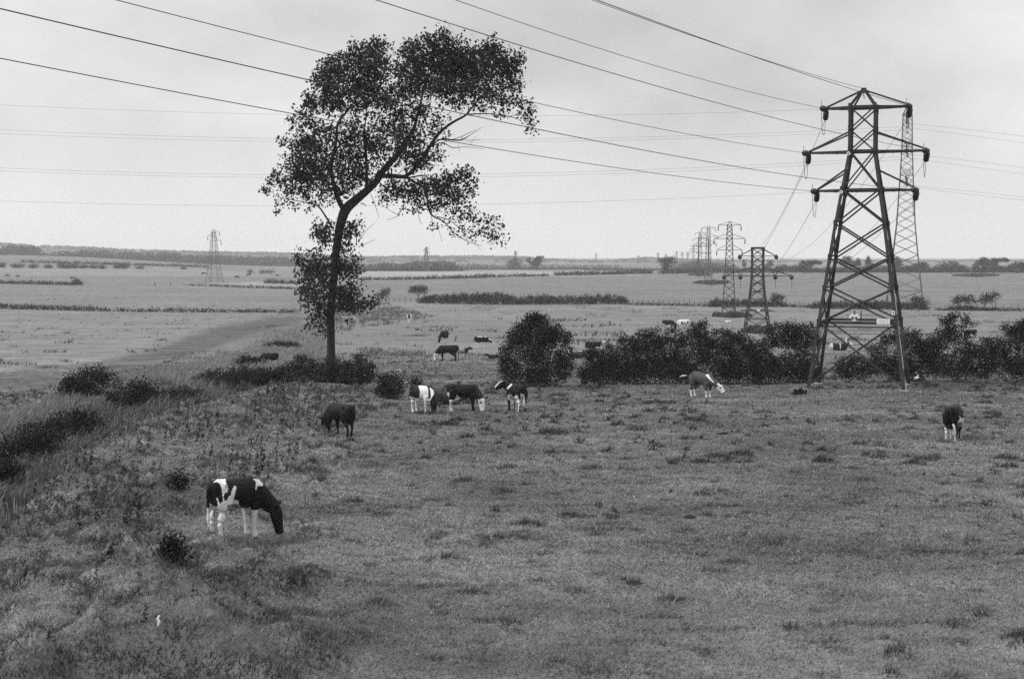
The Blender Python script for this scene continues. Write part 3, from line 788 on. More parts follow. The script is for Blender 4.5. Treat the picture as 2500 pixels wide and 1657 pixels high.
def near_bushes():
    bush('hawthorn_bush', 'large rounded dark hawthorn bush standing alone between the two groups of cows', 'bush',
         PX([(1240, 830, 70, 52), (1238, 785, 52, 42), (1228, 753, 22, 20), (1262, 758, 24, 18), (1222, 735, 6, 9, .6), (1241, 733, 5, 7, .5), (1257, 741, 9, 8, .6), (1288, 777, 28, 22), (1308, 815, 16, 30, .8), (1196, 786, 24, 20), (1174, 806, 13, 15, .7), (1168, 840, 12, 24, .8), (1300, 855, 20, 30), (1185, 865, 22, 24), (1240, 876, 55, 18), (1212, 765, 16, 14, .7), (1318, 838, 9, 12, .6), (1160, 862, 9, 14, .6)]), (1240, 894), .12, seed=2, mid=.38)
    bush('bramble_bush', 'dark steep bramble clump at the left end of the long hedge', 'bush', ZB([(275, 480, 100, 120), (185, 610, 70, 85), (300, 610, 120, 95), (230, 400, 60, 60),]), (1400, 892), .115, D=86, seed=3, mid=.36)
    bush('bramble_hedge', 'long tangled bramble hedge behind the grazing white-faced calf', 'hedge',
         ZB([(480, 530, 130, 130), (410, 430, 110, 110), (400, 570, 120, 115), (620, 590, 150, 105), (800, 560, 170, 140), (1000, 560, 170, 140), (1150, 600, 150, 100), (560, 350, 110, 100), (700, 300, 110, 100), (850, 280, 110, 105), (1050, 260, 120, 95), (1230, 195, 80, 85), (1290, 130, 30, 30), (1260, 300, 120, 115), (1450, 280, 120, 100), (1560, 260, 80, 70), (900, 400, 160, 120), (1150, 430, 170, 140), (1400, 450, 170, 150), (1600, 500, 150, 150), (1500, 600, 150, 100), (680, 430, 110, 110)]),
         (1600, 892), .115, D=89, seed=4, mid=.44, flowers=.0012)
    bush('bramble_bush', 'low bramble bush filling the gap between long hedge and big pylon', 'bush', ZB([(1660, 320, 110, 100), (1760, 370, 110, 110), (1720, 560, 150, 130), (1860, 580, 140, 110), (1880, 470, 100, 110)]), (1760, 892), .115, D=89.5, seed=5, mid=.44)
    bush('blackthorn_bush', 'dark flat-topped blackthorn bush behind the left foot of the big pylon', 'bush', ZB([(2050, 155, 100, 45), (1960, 205, 110, 55), (2150, 200, 115, 80), (2280, 170, 55, 45), (2100, 290, 150, 90), (1950, 290, 90, 65), (2230, 300, 120, 90), (2320, 240, 50, 60)]), (1840, 880), .115, D=95, seed=6, mid=.34)
    bush('bramble_bush', 'leafy bramble bush right behind the left foot of the big pylon', 'bush', ZB([(2100, 490, 120, 100), (2230, 480, 100, 110), (2000, 560, 120, 110), (2200, 600, 140, 90), (2320, 600, 100, 80)]), (1880, 888), .115, D=91, seed=7, mid=.42)
    bush('bramble_bush', 'light leafy bramble bush seen between the legs of the big pylon', 'bush', ZR([(190, 735, 110, 60), (100, 880, 150, 110), (300, 870, 150, 110), (20, 800, 90, 90)]), (1985, 887), .115, D=91, seed=8, mat=LEAF_PALE, mid=.30)
    bush('elder_bush', 'tall dark elder bush behind the right legs of the big pylon', 'bush', ZR([(600, 490, 120, 95), (480, 610, 120, 90), (550, 800, 180, 150), (850, 480, 140, 100), (900, 640, 170, 130), (750, 860, 200, 150), (1000, 860, 180, 150), (720, 430, 80, 55), (950, 430, 90, 70), (1060, 560, 140, 110), (1110, 700, 150, 120), (1170, 530, 90, 80)]), (2090, 886), .115, D=92, seed=9, mid=.36, flowers=.001)
    bush('willow_bush', 'ragged willow bush with wind-blown branches pointing right', 'bush', ZR([(1300, 480, 160, 120), (1380, 330, 100, 100), (1200, 610, 170, 120), (1400, 235, 65, 45), (1440, 185, 45, 26), (1490, 152, 45, 9), (1520, 190, 45, 9), (1610, 182, 36, 9), (1600, 235, 60, 9), (1680, 268, 70, 11), (1560, 300, 90, 30), (1330, 230, 38, 30), (1500, 430, 150, 90), (1650, 420, 50, 50), (1300, 800, 170, 150)]), (2180, 885), .115, D=93, seed=10, mid=.36, sprig=5)
    bush('bramble_hedge', 'broad pale-leaved bramble hedge at the right edge of the field', 'hedge', ZR([(1600, 650, 210, 150), (1850, 620, 190, 140), (2050, 530, 170, 120), (1500, 860, 170, 130), (1750, 850, 200, 140), (2000, 800, 200, 170), (2250, 750, 180, 180), (2300, 900, 120, 120), (2480, 800, 160, 180), (2650, 850, 150, 150)]), (2270, 884), .115, D=91, seed=11, mat=LEAF_PALE, mid=.30)
    bush('holly_bush', 'high dark bush rising at the right picture edge behind the pale brambles', 'bush', ZR([(2250, 340, 140, 80), (2350, 290, 80, 55), (2210, 420, 140, 75), (2330, 450, 110, 110), (2130, 315, 60, 32), (2450, 330, 110, 130), (2600, 400, 120, 160)]), (2340, 875), .115, D=97, seed=12, mid=.34)
    bush('bramble_hedge', 'dense dark bramble hedge in front of the poplar trunk', 'hedge', ZH([(1000, 360, 110, 140), (1150, 350, 140, 150), (1300, 380, 140, 155), (1480, 385, 140, 155), (1650, 385, 150, 160), (1820, 385, 150, 170), (1970, 380, 110, 160), (2050, 430, 60, 115), (1880, 195, 50, 35), (1100, 200, 60, 30), (850, 430, 120, 110), (700, 440, 120, 100), (560, 440, 110, 90), (1100, 520, 200, 60), (1400, 530, 200, 60), (1700, 535, 200, 60), (1930, 520, 120, 60), (750, 525, 160, 45)]), (760, 887), .115, D=91, seed=13, mid=.42, flowers=.0012)
    bush('bramble_bush', 'low bramble tailing off right of the dark hedge by the poplar', 'bush', ZH([(2200, 490, 100, 65), (2320, 470, 70, 50)]), (885, 885), .13, D=90, seed=14, mid=.42)
    bush('gorse_bush', 'small dark gorse bush on the grass left of the white-backed cow', 'bush', PX([(905, 896, 26, 22), (920, 888, 16, 14), (890, 900, 16, 16), (902, 912, 28, 8)]), (903, 920), .12, seed=15, mid=.36)
    bush('gorse_bush', 'tiny dark bush right behind the white-backed cow', 'bush', PX([(957, 884, 11, 9), (965, 889, 9, 9)]), (960, 899), .12, seed=16, mid=.3)
    bush('bramble_bush', 'dark bramble mound on the far side of the ditch at left', 'bush', PX([(200, 885, 48, 26), (230, 868, 32, 15), (165, 897, 30, 18), (190, 908, 50, 14)]), (200, 920), .12, seed=17, mid=.36)
    bush('sedge_clump', 'big rounded clump of sedge in the ditch beside the bramble mound', 'plant', PX([(300, 925, 48, 38), (345, 940, 36, 30), (265, 938, 30, 26), (320, 905, 30, 22)]), (300, 968), .13, seed=18, mat=LEAF_PALE, mid=.40)
    bush('bramble_bush', 'dark brambles in the ditch at the left picture edge', 'bush', PX([(5, 1050, 36, 36), (-40, 1090, 40, 50), (60, 1030, 34, 20), (95, 1025, 30, 16)]), (20, 1090), .11, seed=19, mat=LEAF_PALE, mid=.30)
    bush('bramble_bush', 'long low dark bramble spilling over the ditch below the sedge clump', 'bush', PX([(180, 985, 44, 30), (140, 992, 34, 28), (218, 996, 28, 24), (170, 965, 26, 18)]), (180, 1022), .11, seed=20, mat=LEAF_PALE, mid=.32)
    bush('sedge_clump', 'dark tall sedge clump in the ditch left of the hedge before the poplar', 'plant', PX([(520, 872, 46, 17), (555, 868, 34, 17), (480, 878, 34, 12)]), (520, 893), .115, seed=41, mat=LEAF_PALE, mid=.40, spread=.5)
    bush('sedge_clump', 'low dark sedge clump joining the left end of the hedge before the poplar', 'plant', PX([(610, 872, 40, 18), (580, 866, 30, 14)]), (605, 892), .115, seed=42, mat=LEAF_PALE, mid=.40, spread=.4)
    bush('sedge_clump', 'narrow dark sedge strip in the ditch right of the big rounded sedge clump', 'plant', PX([(400, 916, 36, 13), (435, 905, 34, 10), (372, 928, 24, 12)]), (405, 930), .115, seed=43, mat=LEAF_PALE, mid=.40, spread=.4)
    bush('bramble_bush', 'dark bramble mass between left edge brambles and the long low bramble', 'bush', PX([(108, 1010, 32, 24), (75, 1005, 30, 24), (132, 985, 26, 18)]), (110, 1036), .11, seed=44, mat=LEAF_PALE, mid=.35, spread=.3)
    bush('bramble_bush', 'dark bramble mass at the left picture edge below the ditch brambles', 'bush', PX([(-10, 1100, 40, 36), (20, 1085, 30, 24), (-50, 1130, 50, 40)]), (5, 1130), .10, seed=45, mat=LEAF_PALE, mid=.32)
    bush('bramble_bush', 'flat dark bramble patch just left of the half hidden black cow', 'bush', PX([(572, 836, 30, 9), (590, 840, 18, 10), (560, 834, 20, 8)]), (575, 850), .13, seed=21, mid=.32)
    bush('sedge_clump', 'dark hollow of sedge on the bank left of the poplar trunk', 'plant', PX([(655, 797, 36, 8), (670, 802, 24, 7)]), (655, 808), .115, seed=22, mid=.36)
    bush('gorse_bush', 'small dark clump in the rough grass left below the foreground cow', 'bush', PX([(400, 1268, 17, 22), (408, 1280, 22, 14), (396, 1250, 9, 9), (385, 1280, 10, 9)]), (402, 1294), .075, seed=23, mid=.28)
    bush('gorse_bush', 'small dark clump on the bank above the foreground cow', 'bush', PX([(412, 1112, 12, 13), (418, 1122, 13, 9), (404, 1120, 9, 8)]), (412, 1132), .085, seed=24, mid=.6)
    bush('dock_plant', 'dark dock plant standing on the bank between ditch and foreground cow', 'plant', PX([(257, 1272, 8, 12)]), (258, 1284), .10, seed=25, mid=.34, sprig=0, cover=9, clr=.03)
    bush('rush_tuft', 'dark rush tuft on the grass mound before the big pylon', 'plant', PX([(1845, 905, 17, 5)]), (1845, 910), .18, seed=26, mid=.5, sprig=0, cover=14, clr=.07)

near_bushes()

# ------------------------------------------------------------------ hedges and small trees of the farther fields
def row_blobs(x0, x1, yb0, yb1, tops, step, seed):
    g = random.Random(seed); out = []; x = x0
    tx = [t[0] for t in tops]; ty = [t[1] for t in tops]
    while x <= x1:
        yb = yb0 + (yb1 - yb0) * (x - x0) / max(x1 - x0, 1); yt = float(np.interp(x, tx, ty)) + g.uniform(-1.2, 1.2)
        h = max(yb - yt, 1.5)
        out.append((x, yb - h * .42, step * g.uniform(.6, 1.2), h * .58, 1.0)); x += step * g.uniform(.5, 1.25)
    return out

def far_hedges():
    def hd(label, x0, x1, yb0, yb1, tops, leaf=.34, step=None, seed=1, mid=.42, mat=None, cover=3.8, name='hedge', cat='hedge', sprig=4):
        xm = (x0 + x1) / 2; step = step or 9
        p0 = gp(xm, (yb0 + yb1) / 2)
        bl = row_blobs(x0, x1, yb0, yb1, tops, step, seed)
        # each mass stands on the land under it
        P, S = [], []
        for b in sprigs(bl, sprig, .3, seed):
            yb = yb0 + (yb1 - yb0) * (b[0] - x0) / max(x1 - x0, 1)
            D = max(gy(b[0], yb + .01), p0[1] * .85); D = min(D, p0[1] * 1.15)
            q, s = cloud_points([b], D, leaf, 5, leaf * .8, cover, 1.0)
            P.append(q); S.append(s)
        P = np.concatenate(P); S = np.concatenate(S)
        V, F = leaf_quads(P, leaf)
        tag(link_mesh(name, np_mesh(name, V - p0, F, False, tone01(S, mid)), mat or LEAF_HEDGE, None, p0), label, cat)
    hd('dark thick field hedge right of the small flat-topped tree', 972, 1190, 700, 703, [(972, 690), (985, 682), (1020, 681), (1090, 677), (1150, 678), (1175, 679), (1190, 685)], seed=1)
    hd('dark thick field hedge ending in open fence, behind the large rounded bush', 1196, 1448, 703, 702, [(1196, 688), (1225, 684), (1250, 681), (1290, 686), (1330, 684), (1400, 683), (1440, 686), (1448, 694)], seed=2)
    hd('dark hedge seen behind the flat-topped pylon', 1642, 1812, 709, 709, [(1642, 699), (1660, 691), (1720, 692), (1800, 694), (1812, 700)], seed=3)
    hd('dark hedge seen through the big pylon', 1876, 2150, 713, 716, [(1876, 704), (1895, 696), (1960, 697), (2040, 697), (2080, 700), (2120, 697), (2150, 710)], seed=4)
    hd('low dark hedge under the two small wind-cut trees at right', 2170, 2312, 717, 718, [(2170, 714), (2200, 708), (2240, 707), (2265, 712), (2300, 712), (2312, 715)], seed=5)
    hd('scrubby strip of weeds along the fence between the two field hedges', 1450, 1640, 704, 708, [(1450, 701), (1520, 702), (1580, 703), (1640, 704)], leaf=.35, step=7, seed=6, mid=.7, sprig=3, cover=1.6)
    hd('scrubby strip of weeds along the fence left of the big pylon', 1814, 1874, 709, 712, [(1814, 706), (1874, 708)], leaf=.35, step=7, seed=7, mid=.7, sprig=3, cover=1.6)
    hd('thin dark line of weeds along the fence at the right picture edge', 2314, 2480, 718, 720, [(2314, 715), (2480, 717)], leaf=.35, step=7, seed=8, mid=.6, sprig=3, cover=1.8)
    hd('far dark hedge left of the poplar trunk', 616, 690, 655, 656, [(616, 648), (630, 645), (645, 649), (690, 651)], leaf=.6, seed=9)
    hd('far low hedge along the pale stubble strip, right of the poplar', 835, 1010, 648, 645, [(835, 643), (900, 643), (960, 641), (1010, 639)], leaf=.6, seed=10, step=7)
    hd('far hedge with small gaps between the poplar and the large rounded bush', 1012, 1270, 645, 638, [(1012, 640), (1100, 637), (1130, 634), (1150, 638), (1200, 634), (1240, 636), (1270, 634)], leaf=.6, seed=11, step=7)
    hd('far straight hedge left of the lone wind-cut skyline tree', 1285, 1505, 637, 632, [(1285, 630), (1400, 628), (1480, 624), (1505, 627)], leaf=.7, seed=12, step=8)
    hd('far hedge behind the row of receding pylons', 1528, 1780, 632, 629, [(1528, 626), (1580, 621), (1660, 622), (1720, 622), (1780, 623)], leaf=.7, seed=13, step=8)
    hd('far hedge along the top of the field behind the big pylon', 1782, 2140, 630, 630, [(1782, 622), (1900, 622), (2000, 620), (2100, 619), (2140, 622)], leaf=.7, seed=14, step=9)
    hd('far hedge below the skyline trees at right', 2142, 2480, 630, 630, [(2142, 624), (2300, 625), (2480, 624)], leaf=.7, seed=15, step=9)
    hd('thin dark hedge line across the far left fields, below the wood', 52, 480, 606, 618, [(52, 603), (480, 614)], leaf=.9, seed=16, step=8, sprig=2)
    hd('dark ditch-side weeds across the left fields, nearer line', -120, 250, 711, 719, [(-120, 702), (0, 703), (60, 706), (120, 709), (190, 710), (250, 714)], leaf=.4, seed=17, step=8, mid=.62, cover=1.8, name='weed_strip', cat='weeds')
    hd('broken dark weeds along the left ditch line toward the poplar', 262, 690, 719, 724, [(262, 715), (330, 716), (400, 713), (440, 717), (690, 719)], leaf=.4, seed=18, step=13, mid=.62, cover=1.4, name='weed_strip', cat='weeds')
    hd('dark hedge line across the far left fields, nearest of the hedge lines', -60, 190, 655, 659, [(-60, 648), (0, 650), (100, 652), (165, 653), (178, 647), (190, 654)], leaf=.55, seed=19, step=8, mid=.55)
    hd('thin weeds between the leaning posts and the poplar in the left fields', 430, 690, 660, 669, [(430, 657), (690, 665)], leaf=.4, seed=20, step=9, mid=.65, cover=1.4, name='weed_strip', cat='weeds')
    # rounded bushes in the far left fields
    g = random.Random(9)
    def FL(x, y): return (x / 4.732 / K, (570 + y / 4.732) / K)
    for x, y, rx, ry, lab in [(740, 374, 70, 32, 'large round far bush left of centre in the left field row'), (855, 378, 38, 26, 'small round far bush touching the large round one'), (960, 388, 48, 16, 'low far bush in the middle of the left field row'),
                              (1080, 391, 48, 14, 'low spreading far bush before the second large bush'), (1180, 391, 32, 17, 'small dome-shaped far bush before the second large bush'), (1400, 376, 86, 32, 'large sloping far bush at the right end of the left field row'),
                              (200, 376, 66, 22, 'broad far bush near the left picture edge'), (390, 381, 52, 20, 'medium far bush between the broad one and the gap'), (20, 370, 38, 24, 'far bush cut by the left picture edge'), (560, 386, 40, 17, 'low far bush beside the gap in the left field row'),
                              (1610, 399, 42, 11, 'flat little far bush right of the large sloping bush'), (895, 568, 26, 22, 'single small dark bush on the nearer left hedge line'), (2118, 407, 24, 8, 'tiny far bush left of the far left pylon')]:
        cx, cy = FL(x, y); a, b = rx / 5.0, ry / 5.0
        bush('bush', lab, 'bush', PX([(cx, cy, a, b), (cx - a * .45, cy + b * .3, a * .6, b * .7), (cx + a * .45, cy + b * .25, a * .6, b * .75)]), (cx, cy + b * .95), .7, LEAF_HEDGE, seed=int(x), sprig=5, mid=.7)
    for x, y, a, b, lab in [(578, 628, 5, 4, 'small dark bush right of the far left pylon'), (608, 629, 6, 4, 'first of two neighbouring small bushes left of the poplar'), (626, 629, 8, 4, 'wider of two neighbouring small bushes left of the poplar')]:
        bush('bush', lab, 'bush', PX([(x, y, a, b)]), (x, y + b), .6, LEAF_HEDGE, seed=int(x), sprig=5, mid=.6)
    # small field trees
    TL = .55
    small_tree('small flat-topped wind-cut tree standing at the hedge end, right of the poplar', PX([(966, 667, 19, 5), (955, 673, 11, 5), (978, 673, 13, 4), (966, 672, 14, 6), (975, 664, 12, 3)]), [[(967, 692, 2.2), (966, 684, 2), (962, 676, 1.5)], [(966, 684, 1.4), (972, 676, 1)]], (967, 692), .42)
    small_tree('small leaning hawthorn right beside the poplar crown edge', PX([(888, 678, 11, 7), (896, 673, 7, 4), (880, 687, 8, 9)]), [[(880, 699, 2), (882, 690, 1.6), (889, 680, 1)]], (881, 699), .42)
    small_tree('small wind-cut thorn on the hedge behind the flat-topped pylon', PX([(1797, 686, 13, 7), (1791, 692, 10, 6), (1806, 690, 8, 4)]), [[(1794, 709, 2), (1795, 698, 1.6), (1797, 690, 1)]], (1794, 709), .42)
    small_tree('dark bushy thorn at the right end of the hedge behind the big pylon', PX([(2126, 697, 14, 9), (2116, 693, 9, 6), (2136, 704, 12, 7)]), [[(2124, 715, 2), (2124, 703, 1.5)]], (2124, 715), .42)
    small_tree('broad umbrella-shaped small tree on two trunks at right', PX([(2218, 692, 15, 7), (2236, 691, 17, 7), (2250, 697, 9, 4), (2208, 696, 8, 5)]), [[(2214, 714, 2.6), (2214, 704, 2.2), (2216, 694, 1.4)], [(2214, 713, 2.4), (2228, 708, 2.2), (2231, 702, 2), (2236, 694, 1.2)]], (2221, 714), .42)
    small_tree('wind-cut small tree swept to the right at far right', PX([(2279, 690, 13, 7), (2292, 684, 13, 5), (2274, 695, 9, 5), (2302, 682, 7, 2.5), (2288, 694, 9, 4)]), [[(2271, 717, 2.8), (2274, 706, 2.2), (2281, 694, 1.4)]], (2271, 717), .42)

far_hedges()

# ------------------------------------------------------------------ skyline: single trees, far woods, hills
def ZE(x, y): return ((1480 + x / 3.816) / K, (560 + y / 3.816) / K)
def Z8(x, y): return ((2250 + x / 7.128) / K, (580 + y / 7.128) / K)
def Z4(x, y): return ((1900 + x / 3.485) / K, (550 + y / 3.485) / K)
def sky_tree(label, zf, sc, crown, trunk, foot, D, leaf=.45, name='tree', seed=5, mid=.30, mat=None, cover=6.0):
    cr = [zf(x, y) + (rx / sc / K, ry / sc / K, 1.0) for x, y, rx, ry in crown]
    tr = [[zf(x, y) + (w / sc / K,) for x, y, w in t] for t in trunk]
    small_tree(label, cr, tr, zf(*foot), leaf, name=name, D=D, seed=seed, mid=mid, mat=mat or LEAF_HEDGE, cover=cover)

def skyline():
    sky_tree('lone dark wind-cut tree on the skyline left of the receding pylons', ZE, 3.816, [(555, 300, 42, 22), (515, 298, 20, 9), (600, 272, 42, 12), (625, 316, 34, 9), (560, 340, 36, 22), (545, 368, 16, 18)], [[(530, 425, 14), (533, 385, 12), (550, 340, 8)]], (530, 425), 850, .7, seed=1, mid=.3)
    sky_tree('low rounded tree left of the long mound-shaped trees', ZE, 3.816, [(1650, 358, 60, 25), (1620, 372, 40, 16)], [[(1650, 405, 10), (1650, 370, 8)]], (1650, 405), 870, seed=2, mid=.5)
    sky_tree('long mound-shaped wind-cut tree on the skyline left of the big pylon', ZE, 3.816, [(1870, 330, 75, 30), (1930, 308, 65, 17), (1780, 362, 60, 22), (1985, 312, 22, 12), (1840, 370, 80, 22)], [[(1850, 410, 14), (1870, 370, 11), (1920, 320, 7)]], (1850, 408), 860, seed=3, mid=.28)
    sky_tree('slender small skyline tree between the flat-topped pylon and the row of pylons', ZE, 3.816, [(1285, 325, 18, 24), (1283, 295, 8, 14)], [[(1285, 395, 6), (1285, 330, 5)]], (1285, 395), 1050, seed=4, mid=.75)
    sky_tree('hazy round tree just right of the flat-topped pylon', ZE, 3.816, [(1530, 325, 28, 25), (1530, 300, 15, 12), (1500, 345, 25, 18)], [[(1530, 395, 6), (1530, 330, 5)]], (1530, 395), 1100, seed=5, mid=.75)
    sky_tree('round dark tree behind the left legs of the big pylon', ZE, 3.816, [(2245, 275, 36, 24), (2230, 310, 55, 30), (2300, 330, 40, 24)], [[(2240, 400, 10), (2240, 320, 8)]], (2240, 400), 930, seed=6, mid=.6)
    for i, (x, y, h, lab) in enumerate([(678, 335, 48, 'smaller of the two dark conifers seen through the big pylon'), (765, 335, 66, 'taller pointed conifer seen through the big pylon')]):
        sky_tree(lab, Z4, 3.485, [(x, y - h * .05, 34, h * .28), (x, y - h * .4, 24, h * .25), (x, y - h * .68, 14, h * .2), (x, y - h * .9, 6, h * .16)], [[(x, y + 55, 8), (x, y - h * .3, 5)]], (x, y + 60), 930, name='conifer', seed=7 + i, mid=.45)
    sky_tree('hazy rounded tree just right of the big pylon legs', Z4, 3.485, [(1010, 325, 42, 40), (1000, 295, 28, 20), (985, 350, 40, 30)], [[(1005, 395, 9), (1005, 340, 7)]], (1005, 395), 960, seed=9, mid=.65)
    sky_tree('broad low skyline tree right of the tall thin pylon', Z8, 7.128, [(30, 490, 110, 55), (-120, 520, 110, 50)], [[(10, 600, 14), (10, 520, 12)]], (10, 610), 900, seed=10, mid=.28)
    sky_tree('dark skyline tree with a straight sloping right side like a roof', Z8, 7.128, [(380, 500, 140, 62), (560, 470, 100, 48), (650, 510, 90, 60), (490, 420, 22, 18), (700, 550, 60, 30), (500, 545, 200, 30)], [[(520, 620, 24), (520, 520, 16)]], (520, 620), 880, seed=11, mid=.28, cover=3.2)
    sky_tree('tall rounded skyline tree with gaps at far right', Z8, 7.128, [(1085, 400, 82, 50), (1010, 440, 80, 50), (1120, 470, 80, 55), (930, 510, 50, 45), (1100, 550, 120, 30)], [[(1060, 620, 18), (1070, 520, 14), (1085, 430, 9)], [(960, 620, 10), (940, 520, 8)]], (1040, 618), 870, seed=12, mid=.28)
    sky_tree('flat-topped wind-cut skyline tree leaning over a bright gap at far right', Z8, 7.128, [(1360, 392, 130, 34), (1270, 420, 80, 34), (1480, 400, 40, 24), (1250, 490, 80, 48), (1340, 530, 120, 32)], [[(1250, 620, 20), (1260, 500, 16), (1330, 420, 10)]], (1250, 618), 865, seed=13, mid=.28)
    sky_tree('rounded skyline tree at the right picture edge', Z8, 7.128, [(1650, 490, 110, 58), (1550, 530, 80, 45), (1770, 510, 90, 55), (1900, 520, 110, 60)], [[(1650, 620, 18), (1650, 520, 14)]], (1650, 618), 880, seed=14, mid=.28)
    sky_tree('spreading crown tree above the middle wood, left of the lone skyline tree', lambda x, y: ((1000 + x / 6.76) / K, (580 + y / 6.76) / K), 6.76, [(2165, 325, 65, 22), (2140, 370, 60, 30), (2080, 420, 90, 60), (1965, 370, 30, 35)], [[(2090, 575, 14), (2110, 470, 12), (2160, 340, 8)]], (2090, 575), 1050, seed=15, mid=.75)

    # woods that read as one mass
    def wood(name, label, segs, leaf, crownr, mid, mat, seed):
        g = random.Random(seed); Ps, Ss = [], []
        for (x0, x1, D, tops, step) in segs:
            tx = [t[0] for t in tops]; ty = [t[1] for t in tops]; x = x0
            while x < x1:
                for lay in range(2):
                    d = D * (1 + .05 * lay + g.uniform(-.015, .015)); xx = x + g.uniform(-.5, .5) * step
                    yt = float(np.interp(xx, tx, ty)) + g.uniform(0, 2.2) + lay * g.uniform(-.5, 1.5)
                    p = at(xx, yt, d); zg = float(land(p[0], d)); h = max(p[2] - zg, 2.5)
                    r = crownr * g.uniform(.8, 1.3)
                    s = FOC / d
                    c = at(xx, yt + r * .8 * s, d); n = int(3.0 * 3.14 * r * h * .5 / leaf ** 2)
                    q = RNG.normal(0, 1, (n, 3)); q /= np.linalg.norm(q, axis=1, keepdims=True); q *= RNG.random((n, 1)) ** .3
                    k = int(n * .55)
                    A = np.array([c[0], d, c[2]]) + q[:k] * [r, r, r * .8]
                    B = np.array([c[0], d, zg]) + np.abs(q[k:]) * [0, 0, 1] * max(c[2] - zg, 1) + q[k:] * [r * 1.1, r, 0]
                    Ps += [A, B]; Ss += [np.full(n, g.gauss(0, .7))]
                x += step
        P = np.concatenate(Ps); S = np.concatenate(Ss)
        V, F = leaf_quads(P, leaf, .8)
        tag(link_mesh(name, np_mesh(name, V, F, False, tone01(S, mid, .14, .10)), mat), label, 'wood', kind='stuff')
    FL = lambda x, y: (x / 4.732 / K, (570 + y / 4.732) / K)
    left_top = [FL(*t) for t in [(-600, 165), (0, 165), (60, 135), (130, 122), (300, 140), (380, 126), (430, 140), (470, 190), (620, 208), (700, 195), (770, 168), (820, 205), (900, 178), (1000, 180), (1040, 160), (1100, 195), (1190, 175), (1300, 212), (1420, 200), (1550, 206), (1700, 203), (1850, 215), (1915, 187), (1950, 210), (2060, 212), (2100, 240), (2366, 242), (3300, 262)]]
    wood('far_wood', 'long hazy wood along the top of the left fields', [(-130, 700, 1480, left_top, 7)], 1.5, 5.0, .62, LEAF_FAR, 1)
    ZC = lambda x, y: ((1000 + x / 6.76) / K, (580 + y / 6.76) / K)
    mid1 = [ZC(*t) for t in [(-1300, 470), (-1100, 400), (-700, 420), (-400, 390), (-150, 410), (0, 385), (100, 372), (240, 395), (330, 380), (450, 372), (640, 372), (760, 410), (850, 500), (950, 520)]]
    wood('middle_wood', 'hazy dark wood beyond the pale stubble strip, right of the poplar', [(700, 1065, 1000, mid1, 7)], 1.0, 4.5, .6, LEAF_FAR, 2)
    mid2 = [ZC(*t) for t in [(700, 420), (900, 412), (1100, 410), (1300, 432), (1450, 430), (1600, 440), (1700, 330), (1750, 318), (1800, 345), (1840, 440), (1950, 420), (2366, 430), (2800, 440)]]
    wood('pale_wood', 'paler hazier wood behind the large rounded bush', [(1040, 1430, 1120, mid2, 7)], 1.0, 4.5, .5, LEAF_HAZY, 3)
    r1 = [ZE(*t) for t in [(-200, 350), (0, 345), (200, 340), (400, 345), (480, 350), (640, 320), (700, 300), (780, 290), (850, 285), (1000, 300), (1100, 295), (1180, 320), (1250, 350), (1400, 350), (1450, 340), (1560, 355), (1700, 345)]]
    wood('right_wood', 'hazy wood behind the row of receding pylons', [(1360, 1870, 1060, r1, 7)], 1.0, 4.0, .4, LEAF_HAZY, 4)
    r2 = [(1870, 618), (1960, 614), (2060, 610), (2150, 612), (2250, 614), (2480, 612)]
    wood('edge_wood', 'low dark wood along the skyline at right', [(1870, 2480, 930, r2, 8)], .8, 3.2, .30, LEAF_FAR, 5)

    # hills
    hill_top = [(-1500, 560), (-600, 566), (-200, 572), (0, 563.5), (90, 569), (110, 570), (200, 572), (260, 576), (300, 578), (480, 583), (600, 584), (700, 587), (850, 595), (930, 593), (1000, 593), (1100, 592.5), (1200, 594), (1290, 601), (1400, 604), (1445, 600), (1495, 596), (1530, 598), (1600, 601), (1700, 606), (1800, 609), (2000, 611), (2366, 613), (3200, 612), (4200, 606)]
    tx = [t[0] for t in hill_top]; ty = [t[1] for t in hill_top]
    U = np.linspace(-1400, 3900, 420); R = np.linspace(0, 1, 18)
    V = []
    for i, v in enumerate(R):
        D = 2350 + 2300 * v
        for x in U:
            px_top = float(np.interp(x, tx, ty)) + 1.2 * float(fbm(x * .03, 3.3, 91, 2))
            pt = at(x, px_top + 1.6, 3300.0); X = (x - CX) / FOC * D
            zg = float(land(X, D)) - 1.0
            prof = math.sin(min(v / .42, 1) * math.pi / 2) if v < .42 else math.cos((v - .42) / .58 * math.pi / 2)
            V.append((X, D, zg + max(pt[2] - zg, 0) * max(prof, 0) ** 1.2 + 2.0 * float(vnoise(X * .01, D * .01, 92)) * prof))
    n = len(U); F = [(i * n + j, i * n + j + 1, (i + 1) * n + j + 1, (i + 1) * n + j) for i in range(len(R) - 1) for j in range(n - 1)]
    m, nt, out = new_mat('hill_cover'); tc = node(nt, 'ShaderNodeTexCoord')
    f = noise_node(nt, tc.outputs['Object'], .006, 8, .65); v = remap(nt, f, .38, .62, .03, .16)
    b = node(nt, 'ShaderNodeBsdfDiffuse'); nt.links.new(v, b.inputs[0]); nt.links.new(b.outputs[0], out.inputs[0])
    tag(link_mesh('hills', np_mesh('hills', np.array(V), np.array(F), True), m), kind='structure')
    # trees along and over the hills
    g = random.Random(77); P, S = [], []
